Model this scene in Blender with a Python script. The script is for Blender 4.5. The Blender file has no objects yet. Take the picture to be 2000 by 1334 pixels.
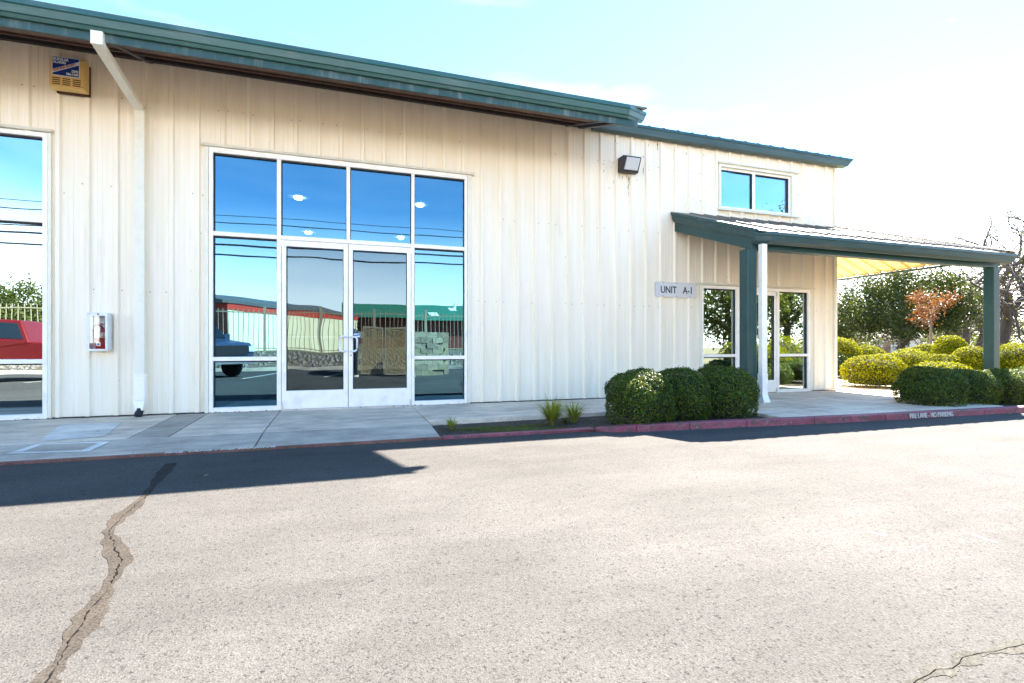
import bpy, math, random
import numpy as np
from mathutils import Vector, Matrix
random.seed(7)
rng = np.random.default_rng(7)
C = bpy.context.scene.collection
S = bpy.context.scene

# ------------------------------------------------------------------ camera, sky, sun, exposure
D, CAMH, CC, SS = 7.9, 0.896, 0.947, 0.322      # camera distance to the front wall, eye height, view direction
cam = bpy.data.cameras.new('camera'); cam_o = bpy.data.objects.new('camera', cam); C.objects.link(cam_o)
cam.sensor_width = 36; cam.lens = 18.0; cam.shift_y = 0.005; cam.clip_start = .05; cam.clip_end = 2000
cam_o.location = (0, -D, CAMH)
cam_o.rotation_euler = (math.pi/2, 0, -math.atan2(SS, CC))
S.camera = cam_o

SUNV = Vector((.83, .548, 1.0)).normalized()
EL = math.asin(SUNV.z); AZ = math.atan2(SUNV.x, SUNV.y)
w = bpy.data.worlds.new('World'); S.world = w; w.use_nodes = True
nt = w.node_tree; nt.nodes.clear()
sky = nt.nodes.new('ShaderNodeTexSky'); sky.sky_type = 'NISHITA'; sky.sun_disc = False
sky.sun_elevation = EL; sky.sun_rotation = AZ; sky.altitude = 300; sky.air_density = 1.0; sky.dust_density = .05; sky.ozone_density = 2.0
tc = nt.nodes.new('ShaderNodeTexCoord')
mp = nt.nodes.new('ShaderNodeMapping'); mp.inputs['Scale'].default_value = (1.0, 2.2, 5.5); mp.inputs['Rotation'].default_value = (0.15, 0.25, .5)
nz = nt.nodes.new('ShaderNodeTexNoise'); nz.noise_dimensions = '4D'; nz.inputs['W'].default_value = 4.4; nz.inputs['Scale'].default_value = 1.7; nz.inputs['Detail'].default_value = 7; nz.inputs['Roughness'].default_value = .58
cr = nt.nodes.new('ShaderNodeMapRange'); cr.inputs['From Min'].default_value = .50; cr.inputs['From Max'].default_value = .70; cr.inputs['To Max'].default_value = .09
mx = nt.nodes.new('ShaderNodeMix'); mx.data_type = 'RGBA'; mx.inputs[7].default_value = (11.5, 10.8, 10.3, 1)
bg = nt.nodes.new('ShaderNodeBackground'); bg.inputs['Strength'].default_value = .075
ow = nt.nodes.new('ShaderNodeOutputWorld')
L = nt.links.new
L(tc.outputs['Generated'], mp.inputs['Vector']); L(mp.outputs['Vector'], nz.inputs['Vector']); L(nz.outputs['Fac'], cr.inputs['Value'])
# pale cloud bank low along the whole horizon
sx = nt.nodes.new('ShaderNodeSeparateXYZ'); L(tc.outputs['Generated'], sx.inputs[0])
hz = nt.nodes.new('ShaderNodeMapRange'); hz.interpolation_type = 'SMOOTHSTEP'; L(sx.outputs['Z'], hz.inputs['Value'])
for k_, v_ in (('From Min', .27), ('From Max', .06), ('To Min', 0.), ('To Max', 1.)): hz.inputs[k_].default_value = v_
n2 = nt.nodes.new('ShaderNodeTexNoise'); n2.inputs['Scale'].default_value = 1.25; n2.inputs['Detail'].default_value = 6; L(mp.outputs['Vector'], n2.inputs['Vector'])
h2 = nt.nodes.new('ShaderNodeMapRange'); L(n2.outputs['Fac'], h2.inputs['Value'])
for k_, v_ in (('From Min', .35), ('From Max', .65), ('To Min', .55), ('To Max', 1.0)): h2.inputs[k_].default_value = v_
mm = nt.nodes.new('ShaderNodeMath'); mm.operation = 'MULTIPLY'; L(hz.outputs['Result'], mm.inputs[0]); L(h2.outputs['Result'], mm.inputs[1])
ma = nt.nodes.new('ShaderNodeMath'); ma.operation = 'MAXIMUM'; L(cr.outputs['Result'], ma.inputs[0]); L(mm.outputs[0], ma.inputs[1])
tn = nt.nodes.new('ShaderNodeMix'); tn.data_type = 'RGBA'; tn.blend_type = 'MULTIPLY'; tn.inputs[0].default_value = 1; tn.inputs[7].default_value = (.58, .86, .96, 1); L(sky.outputs['Color'], tn.inputs[6])
L(ma.outputs[0], mx.inputs[0]); L(tn.outputs[2], mx.inputs[6]); L(mx.outputs[2], bg.inputs['Color']); L(bg.outputs['Background'], ow.inputs['Surface'])

sun = bpy.data.lights.new('sun', 'SUN'); sun.energy = 5.0; sun.angle = math.radians(.55); sun.color = (1.0, .915, .81)
sun_o = bpy.data.objects.new('sun', sun); C.objects.link(sun_o)
sun_o.rotation_euler = SUNV.to_track_quat('Z', 'Y').to_euler(); sun_o.location = (10, 8, 14)

S.render.engine = 'CYCLES'
S.view_settings.view_transform = 'Standard'; S.view_settings.look = 'None'
S.view_settings.exposure = 3.2; S.view_settings.gamma = 1.0; S.view_settings.use_curve_mapping = False
S.render.resolution_x = 1024; S.render.resolution_y = 683
try:
    S.cycles.max_bounces = 10; S.cycles.diffuse_bounces = 4; S.cycles.glossy_bounces = 5; S.cycles.transparent_max_bounces = 12
    S.cycles.sample_clamp_indirect = 12
except Exception: pass

# pixel (in the 2000 px wide photograph) -> place, used for measuring
def W(x, y, Y=0.0):
    u = (x-1000)/1000; t = (D+Y)/(CC-SS*u); return t*(CC*u+SS), (677-y)*t/1000+CAMH
def G(x, y, z=-.1):
    u = (x-1000)/1000; t = (CAMH-z)*1000/(y-677); return t*(CC*u+SS), t*(CC-SS*u)-D

# ------------------------------------------------------------------ materials
MATS = {}
def nodes(name):
    m = bpy.data.materials.new(name); m.use_nodes = True; n = m.node_tree; n.nodes.clear()
    o = n.nodes.new('ShaderNodeOutputMaterial'); return m, n, o
def nd(n, t, **kw):
    x = n.nodes.new(t)
    for k, v in kw.items():
        if k in ('operation', 'data_type', 'blend_type', 'feature', 'distance', 'noise_dimensions'): setattr(x, k, v)
        else: x.inputs[k.replace('_', ' ')].default_value = v
    return x
def posn(n, scale=(1, 1, 1), local=False):
    if local:
        g = n.nodes.new('ShaderNodeTexCoord'); out = g.outputs['Object']
    else:
        g = n.nodes.new('ShaderNodeNewGeometry'); out = g.outputs['Position']
    m = n.nodes.new('ShaderNodeMapping'); m.inputs['Scale'].default_value = scale; n.links.new(out, m.inputs['Vector']); return m.outputs['Vector']
def ramp(n, src, stops):
    r = n.nodes.new('ShaderNodeValToRGB'); e = r.color_ramp.elements
    while len(e) < len(stops): e.new(.5)
    for el, (p, c) in zip(e, stops):
        el.position = p; el.color = (c[0], c[1], c[2], 1) if hasattr(c, '__len__') else (c, c, c, 1)
    n.links.new(src, r.inputs['Fac']); return r.outputs['Color']
def mixc(n, a, b, fac, blend='MIX'):
    m = n.nodes.new('ShaderNodeMix'); m.data_type = 'RGBA'; m.blend_type = blend
    for i, v in ((0, fac), (6, a), (7, b)):
        if isinstance(v, (int, float)): m.inputs[i].default_value = v
        elif isinstance(v, tuple): m.inputs[i].default_value = (*v[:3], 1)
        else: n.links.new(v, m.inputs[i])
    return m.outputs[2]
def mat(name, col, rough=.6, var=.12, vs=6., stretch=(1, 1, 1), bump=0., bs=60., metal=0., spec=.4, fine=0., fs=150., dirt=None, dfac=.5, ds=2.5, dstretch=(1, 1, 1), local=False):
    if name in MATS: return MATS[name]
    m, n, o = nodes(name)
    p = n.nodes.new('ShaderNodeBsdfPrincipled'); p.inputs['Roughness'].default_value = rough; p.inputs['Metallic'].default_value = metal
    p.inputs['Specular IOR Level'].default_value = spec
    v = posn(n, stretch, local)
    t = nd(n, 'ShaderNodeTexNoise', Scale=vs, Detail=5.0, Roughness=.6); n.links.new(v, t.inputs['Vector'])
    lo = tuple(c*(1-var) for c in col); hi = tuple(min(1, c*(1+var)) for c in col)
    c = ramp(n, t.outputs['Fac'], [(.3, lo), (.7, hi)])
    if fine:
        t2 = nd(n, 'ShaderNodeTexNoise', Scale=fs, Detail=2.0); n.links.new(posn(n, (1, 1, 1), local), t2.inputs['Vector'])
        c = mixc(n, c, ramp(n, t2.outputs['Fac'], [(.3, 1-fine), (.7, 1+fine)]), 1.0, 'MULTIPLY')
    if dirt:
        t3 = nd(n, 'ShaderNodeTexNoise', Scale=ds, Detail=7.0, Roughness=.7); n.links.new(posn(n, dstretch, local), t3.inputs['Vector'])
        f = ramp(n, t3.outputs['Fac'], [(.5, 0.), (.72, dfac)])
        c = mixc(n, c, dirt, f)
    n.links.new(c, p.inputs['Base Color'])
    if bump:
        t4 = nd(n, 'ShaderNodeTexNoise', Scale=bs, Detail=3.0); n.links.new(posn(n, (1, 1, 1), local), t4.inputs['Vector'])
        b = nd(n, 'ShaderNodeBump', Strength=bump, Distance=.01); n.links.new(t4.outputs['Fac'], b.inputs['Height']); n.links.new(b.outputs['Normal'], p.inputs['Normal'])
    n.links.new(p.outputs['BSDF'], o.inputs['Surface']); MATS[name] = m; return m
def leafmat(name, cols, trans=.35, rough=.5, spec=.22):
    m, n, o = nodes(name)
    g = n.nodes.new('ShaderNodeNewGeometry')
    c = ramp(n, g.outputs['Random Per Island'], [(i/(len(cols)-1), cc) for i, cc in enumerate(cols)])
    p = n.nodes.new('ShaderNodeBsdfPrincipled'); p.inputs['Roughness'].default_value = rough; p.inputs['Specular IOR Level'].default_value = spec
    t = n.nodes.new('ShaderNodeBsdfTranslucent')
    c2 = mixc(n, c, (1.25, 1.15, .5), 1.0, 'MULTIPLY')
    n.links.new(c, p.inputs['Base Color']); n.links.new(c2, t.inputs['Color'])
    mxs = n.nodes.new('ShaderNodeMixShader'); mxs.inputs[0].default_value = trans
    n.links.new(p.outputs[0], mxs.inputs[1]); n.links.new(t.outputs[0], mxs.inputs[2]); n.links.new(mxs.outputs[0], o.inputs['Surface']); MATS[name] = m; return m
def glassmat(name, tint, trans, bend=.02, bscale=1.3):
    m, n, o = nodes(name)
    gl = n.nodes.new('ShaderNodeBsdfGlossy'); gl.inputs['Roughness'].default_value = 0.0; gl.inputs['Color'].default_value = (*tint, 1)
    tr = n.nodes.new('ShaderNodeBsdfTransparent'); tr.inputs['Color'].default_value = (*trans, 1)
    t = nd(n, 'ShaderNodeTexNoise', Scale=bscale, Detail=1.0); n.links.new(posn(n), t.inputs['Vector'])
    b = nd(n, 'ShaderNodeBump', Strength=1.0, Distance=bend); n.links.new(t.outputs['Fac'], b.inputs['Height']); n.links.new(b.outputs['Normal'], gl.inputs['Normal'])
    a = n.nodes.new('ShaderNodeAddShader'); n.links.new(gl.outputs[0], a.inputs[0]); n.links.new(tr.outputs[0], a.inputs[1]); n.links.new(a.outputs[0], o.inputs['Surface']); MATS[name] = m; return m
def emat(name, col, st):
    m, n, o = nodes(name); e = n.nodes.new('ShaderNodeEmission'); e.inputs[0].default_value = (*col, 1); e.inputs[1].default_value = st
    n.links.new(e.outputs[0], o.inputs['Surface']); MATS[name] = m; return m

def asphalt():
    m, n, o = nodes('asphalt'); p = n.nodes.new('ShaderNodeBsdfPrincipled'); p.inputs['Roughness'].default_value = .95; p.inputs['Specular IOR Level'].default_value = .12
    v = posn(n)
    big = nd(n, 'ShaderNodeTexNoise', Scale=.45, Detail=6.0, Roughness=.65); n.links.new(v, big.inputs['Vector'])
    c = ramp(n, big.outputs['Fac'], [(.3, (.054, .0515, .048)), (.5, (.068, .0648, .0605)), (.72, (.084, .080, .0745))])
    vo = nd(n, 'ShaderNodeTexVoronoi', Scale=170.0); n.links.new(v, vo.inputs['Vector'])
    hs = n.nodes.new('ShaderNodeSeparateColor'); n.links.new(vo.outputs['Color'], hs.inputs[0])
    c = mixc(n, c, ramp(n, hs.outputs[0], [(0., .72), (.3, .93), (.8, 1.06), (1., 1.25)]), 1.0, 'MULTIPLY')
    fn = nd(n, 'ShaderNodeTexNoise', Scale=160.0, Detail=3.0); n.links.new(v, fn.inputs['Vector'])
    c = mixc(n, c, ramp(n, fn.outputs['Fac'], [(.3, .55), (.42, 1.), (.75, 1.12)]), 1.0, 'MULTIPLY')
    pit = nd(n, 'ShaderNodeTexNoise', Scale=38.0, Detail=4.0, Roughness=.7); n.links.new(v, pit.inputs['Vector'])
    c = mixc(n, c, (.018, .017, .018), ramp(n, pit.outputs['Fac'], [(.62, 0.), (.665, .92)]))
    p2 = nd(n, 'ShaderNodeTexNoise', Scale=85.0, Detail=2.0); n.links.new(v, p2.inputs['Vector'])
    c = mixc(n, c, (.022, .020, .019), ramp(n, p2.outputs['Fac'], [(.61, 0.), (.68, .75)]))
    st = nd(n, 'ShaderNodeTexNoise', Scale=1.6, Detail=5.0, Roughness=.75); n.links.new(posn(n, (.35, 1.6, 1)), st.inputs['Vector'])
    c = mixc(n, c, ramp(n, st.outputs['Fac'], [(.3, .86), (.7, 1.13)]), 1.0, 'MULTIPLY')
    oil = nd(n, 'ShaderNodeTexNoise', Scale=2.3, Detail=7.0, Roughness=.7); n.links.new(posn(n, (1, .6, 1)), oil.inputs['Vector'])
    c = mixc(n, c, (.030, .028, .027), ramp(n, oil.outputs['Fac'], [(.62, 0.), (.78, .55)]))
    n.links.new(c, p.inputs['Base Color'])
    ad = nd(n, 'ShaderNodeMath', operation='ADD'); n.links.new(vo.outputs['Distance'], ad.inputs[0]); n.links.new(fn.outputs['Fac'], ad.inputs[1])
    b = nd(n, 'ShaderNodeBump', Strength=.32, Distance=.005); n.links.new(ad.outputs[0], b.inputs['Height']); n.links.new(b.outputs['Normal'], p.inputs['Normal'])
    n.links.new(p.outputs[0], o.inputs['Surface']); return m
ASPH = asphalt()

def wallpaint():
    m, n, o = nodes('cream_wall_paint'); p = n.nodes.new('ShaderNodeBsdfPrincipled'); p.inputs['Roughness'].default_value = .42; p.inputs['Specular IOR Level'].default_value = .45
    a = nd(n, 'ShaderNodeTexNoise', Scale=1.0, Detail=5.0, Roughness=.6); n.links.new(posn(n, (9, 9, .5)), a.inputs['Vector'])
    c = ramp(n, a.outputs['Fac'], [(.3, (.865, .745, .565)), (.7, (.945, .838, .69))])
    d = nd(n, 'ShaderNodeTexNoise', Scale=2.2, Detail=8.0, Roughness=.72); n.links.new(posn(n, (2.5, 2.5, .35)), d.inputs['Vector'])
    c = mixc(n, c, (.42, .35, .25), ramp(n, d.outputs['Fac'], [(.56, 0.), (.8, .35)]))
    sp = nd(n, 'ShaderNodeTexNoise', Scale=26.0, Detail=3.0); n.links.new(posn(n, (1, 1, .55)), sp.inputs['Vector'])
    c = mixc(n, c, (.16, .12, .08), ramp(n, sp.outputs['Fac'], [(.735, 0.), (.77, .6)]))
    n.links.new(c, p.inputs['Base Color'])
    bm = nd(n, 'ShaderNodeTexNoise', Scale=2.0, Detail=2.0); n.links.new(posn(n, (1.5, 1.5, .5)), bm.inputs['Vector'])
    b = nd(n, 'ShaderNodeBump', Strength=.35, Distance=.012); n.links.new(bm.outputs['Fac'], b.inputs['Height']); n.links.new(b.outputs['Normal'], p.inputs['Normal'])
    n.links.new(p.outputs[0], o.inputs['Surface']); return m
WALL = wallpaint()
def concrete(name, col, k=1.0):
    m, n, o = nodes(name); p = n.nodes.new('ShaderNodeBsdfPrincipled'); p.inputs['Roughness'].default_value = .8; p.inputs['Specular IOR Level'].default_value = .3
    v = posn(n)
    a = nd(n, 'ShaderNodeTexNoise', Scale=1.3, Detail=8.0, Roughness=.7); n.links.new(v, a.inputs['Vector'])
    c = ramp(n, a.outputs['Fac'], [(.28, tuple(x*.62 for x in col)), (.5, col), (.72, tuple(x*1.28 for x in col))])
    st = nd(n, 'ShaderNodeTexNoise', Scale=1.6, Detail=6.0, Roughness=.75); n.links.new(posn(n, (.8, 3.5, 1)), st.inputs['Vector'])
    c = mixc(n, c, ramp(n, st.outputs['Fac'], [(.35, .68), (.6, 1.08)]), .8, 'MULTIPLY')
    f = nd(n, 'ShaderNodeTexNoise', Scale=140.0, Detail=2.0); n.links.new(v, f.inputs['Vector'])
    c = mixc(n, c, ramp(n, f.outputs['Fac'], [(.3, .8), (.7, 1.18)]), 1.0, 'MULTIPLY')
    sp = nd(n, 'ShaderNodeTexNoise', Scale=17.0, Detail=6.0, Roughness=.75); n.links.new(v, sp.inputs['Vector'])
    c = mixc(n, c, (.05, .045, .035), ramp(n, sp.outputs['Fac'], [(.64, 0.), (.71, .65)]))
    n.links.new(c, p.inputs['Base Color'])
    b = nd(n, 'ShaderNodeBump', Strength=.3, Distance=.006); n.links.new(f.outputs['Fac'], b.inputs['Height']); n.links.new(b.outputs['Normal'], p.inputs['Normal'])
    n.links.new(p.outputs[0], o.inputs['Surface']); return m
CONC = concrete('concrete', (.67, .55, .425)); CONC2 = concrete('concrete_dark', (.42, .355, .285)); CONC3 = concrete('concrete_pale', (.70, .64, .57)); APRON = concrete('concrete_apron', (.46, .39, .315))
def kerbpaint():
    m, n, o = nodes('red_kerb_paint'); p = n.nodes.new('ShaderNodeBsdfPrincipled'); p.inputs['Roughness'].default_value = .65
    a = nd(n, 'ShaderNodeTexNoise', Scale=3.0, Detail=6.0, Roughness=.7); n.links.new(posn(n), a.inputs['Vector'])
    c = ramp(n, a.outputs['Fac'], [(.3, (.18, .030, .050)), (.7, (.34, .085, .12))])
    b_ = nd(n, 'ShaderNodeTexNoise', Scale=6.0, Detail=9.0, Roughness=.8); n.links.new(posn(n, (1, 1, 2.5)), b_.inputs['Vector'])
    c = mixc(n, c, (.075, .06, .035), ramp(n, b_.outputs['Fac'], [(.50, 0.), (.60, .92)]))
    e = nd(n, 'ShaderNodeTexNoise', Scale=30.0, Detail=6.0, Roughness=.7); n.links.new(posn(n), e.inputs['Vector'])
    c = mixc(n, c, (.26, .22, .19), ramp(n, e.outputs['Fac'], [(.58, 0.), (.66, .8)]))
    n.links.new(c, p.inputs['Base Color'])
    b = nd(n, 'ShaderNodeBump', Strength=.8, Distance=.012); n.links.new(e.outputs['Fac'], b.inputs['Height']); n.links.new(b.outputs['Normal'], p.inputs['Normal'])
    n.links.new(p.outputs[0], o.inputs['Surface']); return m
KERB = kerbpaint()
KERBOLD = mat('worn_red_kerb', (.20, .085, .065), .8, .4, 5, fine=.35, fs=90, dirt=(.11, .10, .035), dfac=.95, ds=4.0)

WHITE = mat('white_aluminium', (.95, .87, .77), .35, .04, 8, dirt=(.45, .4, .32), dfac=.25, ds=5)
CREAMTRIM = mat('cream_trim', (.82, .76, .62), .4, .08, 4, dirt=(.4, .33, .22), dfac=.35, ds=4)
GREEN = mat('green_trim_paint', (.030, .098, .092), .38, .14, 3, (.4, 1, 1), dirt=(.20, .24, .23), dfac=.35, ds=2.6, dstretch=(.6, 4, 4))
GREEN2 = mat('dark_green_trim_paint', (.024, .064, .066), .4, .14, 3, (.4, 1, 1), dirt=(.14, .17, .165), dfac=.3, ds=2.6, dstretch=(.6, 4, 4))
GREEND = mat('green_fascia_paint', (.020, .062, .060), .42, .2, 3, dirt=(.24, .27, .26), dfac=.5, ds=3.0, dstretch=(3, 3, .6))
GREENP = mat('green_post_paint', (.017, .058, .056), .35, .12, 5)
BRONZE = mat('dark_bronze', (.035, .032, .036), .45, .15, 12)
SOFFIT = mat('rusty_soffit', (.105, .052, .038), .7, .3, 4, (4, 1, 1), dirt=(.05, .035, .035), dfac=.8, ds=3, dstretch=(3, 1, 1))
SOFY = mat('canopy_soffit_cream', (.80, .60, .24), .5, .06, 3)
ROOFM = mat('weathered_roof_sheet', (.145, .125, .10), .55, .2, 4, dirt=(.07, .05, .032), dfac=.7, ds=2.5)
BLACK = mat('black_rubber', (.012, .012, .014), .6, .2, 20)
DARKGAP = mat('dark_gasket', (.02, .022, .028), .6, .1, 20)
INTER = mat('interior_paint', (.22, .23, .24), .8, .06, 3)
STEEL = mat('brushed_metal', (.62, .63, .65), .28, .06, 20, metal=.85)
HSILV = mat('pull_handle_paint', (.78, .78, .79), .3, .03, 8)
BLUEG = glassmat('blue_reflective_glass', (.085, .175, .235), (.22, .27, .30), .0016, 1.1)
GREYG = glassmat('door_glass', (.068, .098, .118), (.22, .25, .26), .0026, 1.4)
ENTRYG = glassmat('entry_glass', (.42, .48, .45), (.3, .34, .34), .0015, 1.2)
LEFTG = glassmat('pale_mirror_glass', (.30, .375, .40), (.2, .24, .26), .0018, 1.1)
CLEARG = glassmat('clear_glass', (.06, .065, .07), (.86, .88, .88), .0, 1)
SMALLG = glassmat('upper_window_glass', (.30, .40, .43), (.3, .36, .38), .0015, 1)
LEAFB = leafmat('box_leaf', [(.070, .055, .020), (.018, .046, .009), (.034, .075, .012), (.058, .112, .015), (.10, .16, .02), (.20, .225, .010)], .30, .5, .22)
LEAFH = leafmat('hedge_leaf', [(.030, .045, .004), (.10, .125, .004), (.22, .235, .003), (.38, .37, .004)], .34, .6, .06)
LEAFO = leafmat('oak_leaf', [(.018, .032, .010), (.030, .050, .013), (.050, .070, .018), (.085, .095, .022)], .3)
LEAFM = leafmat('mid_leaf', [(.045, .065, .016), (.08, .105, .02), (.115, .13, .025)], .35)
LEAFR = leafmat('orange_leaf', [(.085, .034, .016), (.13, .050, .020), (.18, .08, .032)], .4)
LEAFG = leafmat('grass_blade', [(.14, .20, .02), (.24, .28, .03), (.38, .36, .06)], .35)
STRAW = leafmat('straw_blade', [(.16, .12, .06), (.24, .19, .1)], .3)
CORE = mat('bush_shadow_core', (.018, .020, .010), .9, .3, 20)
BARK = mat('bark', (.075, .060, .050), .9, .35, 9, (1, 1, .25), bump=.6, bs=30)
BARKP = mat('pale_bark', (.16, .12, .095), .9, .25, 9, (1, 1, .25))
SOIL = mat('soil', (.050, .038, .028), .95, .35, 9, bump=.9, bs=45, fine=.35, fs=90, dirt=(.12, .095, .07), dfac=.7, ds=30)
MOSS = mat('moss', (.095, .105, .010), .95, .4, 14, bump=.8, bs=120, fine=.4, fs=200)
LAND = mat('dry_ground', (.13, .11, .065), .95, .3, .6, fine=.3, fs=40, dirt=(.06, .075, .025), dfac=.8, ds=.5)
PAINTW = mat('white_road_paint', (.55, .53, .48), .7, .15, 20, dirt=(.12, .09, .08), dfac=.9, ds=22)
STAIN = mat('dark_algae_stain', (.035, .028, .020), .9, .3, 30)
DEBR = mat('leaf_debris', (.06, .042, .025), .9, .5, 40)
CRACKM = mat('crack_shadow_gap', (.010, .009, .009), 1.0, .2, 20, spec=.0)
SEAL = mat('crack_sealant', (.042, .0365, .031), .95, .2, 6, fine=.45, fs=120, spec=.04)
SEALP = mat('crack_fill_pale', (.060, .057, .049), .95, .25, 6, fine=.4, fs=120, spec=.04)
RED = mat('red_paint', (.13, .007, .007), .3, .1, 8)

# ------------------------------------------------------------------ mesh helpers
class MB:
    def __init__(s): s.v = []; s.f = []
    def add(s, v, f):
        o = len(s.v); s.v += [tuple(p) for p in v]; s.f += [tuple(i+o for i in q) for q in f]; return s
    def box(s, x0, x1, y0, y1, z0, z1):
        return s.add([(x0,y0,z0),(x1,y0,z0),(x1,y1,z0),(x0,y1,z0),(x0,y0,z1),(x1,y0,z1),(x1,y1,z1),(x0,y1,z1)],
                     [(0,3,2,1),(4,5,6,7),(0,1,5,4),(1,2,6,5),(2,3,7,6),(3,0,4,7)])
    def hexa(s, b, t):   # bottom 4 points, top 4 points, same winding (ccw from above)
        return s.add(list(b)+list(t), [(0,3,2,1),(4,5,6,7),(0,1,5,4),(1,2,6,5),(2,3,7,6),(3,0,4,7)])
    def prism(s, prof, p0, p1, flip=False):   # closed profile of 3d points at p0 swept to p1 (lists of points)
        n = len(p0); f = [tuple(range(n))[::-1], tuple(range(n, 2*n))]
        for i in range(n): j = (i+1) % n; f.append((i, j, n+j, n+i))
        return s.add(list(p0)+list(p1), f)
    def extx(s, yz, x0, x1): return s.prism(None, [(x0,y,z) for y,z in yz], [(x1,y,z) for y,z in yz])
    def exty(s, xz, y0, y1): return s.prism(None, [(x,y0,z) for x,z in xz], [(x,y1,z) for x,z in xz])
    def extz(s, xy, z0, z1): return s.prism(None, [(x,y,z0) for x,y in xy], [(x,y,z1) for x,y in xy])
    def tube(s, pts, r, n=8, cap=True):
        pts = [Vector(p) for p in pts]; rs = r if isinstance(r, (list, tuple)) else [r]*len(pts)
        o = len(s.v); up = Vector((0,0,1))
        for i, p in enumerate(pts):
            d = (pts[min(i+1, len(pts)-1)]-pts[max(i-1, 0)]).normalized()
            a = d.cross(up) if abs(d.z) < .95 else d.cross(Vector((1,0,0)))
            a.normalize(); b = d.cross(a)
            for k in range(n):
                t = 2*math.pi*k/n; s.v.append(tuple(p+(a*math.cos(t)+b*math.sin(t))*rs[i]))
        for i in range(len(pts)-1):
            for k in range(n):
                k2 = (k+1) % n; s.f.append((o+i*n+k, o+i*n+k2, o+(i+1)*n+k2, o+(i+1)*n+k))
        if cap: s.f.append(tuple(o+k for k in range(n))[::-1]); s.f.append(tuple(o+(len(pts)-1)*n+k for k in range(n)))
        return s
    def lathe(s, rz, cx=0, cy=0, n=16, axis='z', c=(0,0,0)):
        o = len(s.v)
        for r, z in rz:
            for k in range(n):
                t = 2*math.pi*k/n; a, b = r*math.cos(t), r*math.sin(t)
                s.v.append({'z': (cx+a, cy+b, z), 'y': (c[0]+a, c[1]+z, c[2]+b), 'x': (c[0]+z, c[1]+a, c[2]+b)}[axis])
        for i in range(len(rz)-1):
            for k in range(n):
                k2 = (k+1) % n; s.f.append((o+i*n+k, o+i*n+k2, o+(i+1)*n+k2, o+(i+1)*n+k))
        s.f.append(tuple(o+k for k in range(n))[::-1]); s.f.append(tuple(o+(len(rz)-1)*n+k for k in range(n)))
        return s
    def mesh(s, name, m, smooth=False):
        me = bpy.data.meshes.new(name); me.from_pydata(s.v, [], s.f); me.update()
        if smooth: me.polygons.foreach_set('use_smooth', [True]*len(me.polygons))
        me.materials.append(m); return me
    def build(s, name, m, parent=None, loc=None, smooth=False, bevel=0):
        o = bpy.data.objects.new(name, s.mesh(name, m, smooth)); C.objects.link(o); o.parent = parent
        if loc: o.location = loc
        if bevel:
            b = o.modifiers.new('bevel', 'BEVEL'); b.width = bevel; b.segments = 2; b.limit_method = 'ANGLE'
        return o
def tag(o, label=None, cat=None, group=None, kind=None):
    for k, v in (('label', label), ('category', cat), ('group', group), ('kind', kind)):
        if v: o[k] = v
    return o
def thing(name, label, cat, loc=(0,0,0), rz=0, group=None):
    o = bpy.data.objects.new(name, None); o.empty_display_size = .1; C.objects.link(o); o.location = loc; o.rotation_euler = (0,0,rz)
    return tag(o, label, cat, group)
def obj(name, me, parent=None, loc=(0,0,0), rot=(0,0,0), sc=(1,1,1)):
    o = bpy.data.objects.new(name, me); C.objects.link(o); o.parent = parent; o.location = loc; o.rotation_euler = rot; o.scale = sc; return o
def text(name, body, size, m, parent, origin, xdir, ydir, align='LEFT', xs=1.0, ext=.002, shear=0.0, bold=0.0):
    cu = bpy.data.curves.new(name, 'FONT'); cu.body = body; cu.size = size; cu.align_x = align; cu.extrude = ext; cu.shear = shear; cu.offset = bold; cu.resolution_u = 3
    t = bpy.data.objects.new(name, cu); C.objects.link(t); bpy.context.view_layer.update()
    me = bpy.data.meshes.new_from_object(t.evaluated_get(bpy.context.evaluated_depsgraph_get())); bpy.data.objects.remove(t)
    X = Vector(xdir).normalized(); Y = Vector(ydir).normalized(); Z = X.cross(Y)
    M = Matrix((( X.x*xs, Y.x, Z.x, origin[0]), (X.y*xs, Y.y, Z.y, origin[1]), (X.z*xs, Y.z, Z.z, origin[2]), (0,0,0,1)))
    me.transform(M); me.materials.clear(); me.materials.append(m); me.name = name
    o = bpy.data.objects.new(name, me); C.objects.link(o); o.parent = parent; return o
def quads(name, m, P, N, size, asp=.55, parent=None, jitter=.35):
    P = np.asarray(P, float); N = np.asarray(N, float); n = len(P)
    N = N/np.maximum(np.linalg.norm(N, axis=1, keepdims=True), 1e-6)
    R = rng.normal(size=(n, 3)); A = np.cross(N, R); A /= np.maximum(np.linalg.norm(A, axis=1, keepdims=True), 1e-6); B = np.cross(N, A)
    sz = (np.asarray(size)*(1+jitter*rng.uniform(-1, 1, n)))[:, None]
    V = np.stack([P-A*sz*.5, P+B*sz*.5*asp+N*sz*.08, P+A*sz*.5, P-B*sz*.5*asp+N*sz*.08], 1).reshape(-1, 3)
    me = bpy.data.meshes.new(name); me.vertices.add(4*n); me.vertices.foreach_set('co', V.ravel())
    me.loops.add(4*n); me.loops.foreach_set('vertex_index', np.arange(4*n)); me.polygons.add(n)
    me.polygons.foreach_set('loop_start', np.arange(0, 4*n, 4)); me.update(calc_edges=True); me.validate()
    me.materials.append(m); return me

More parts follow.
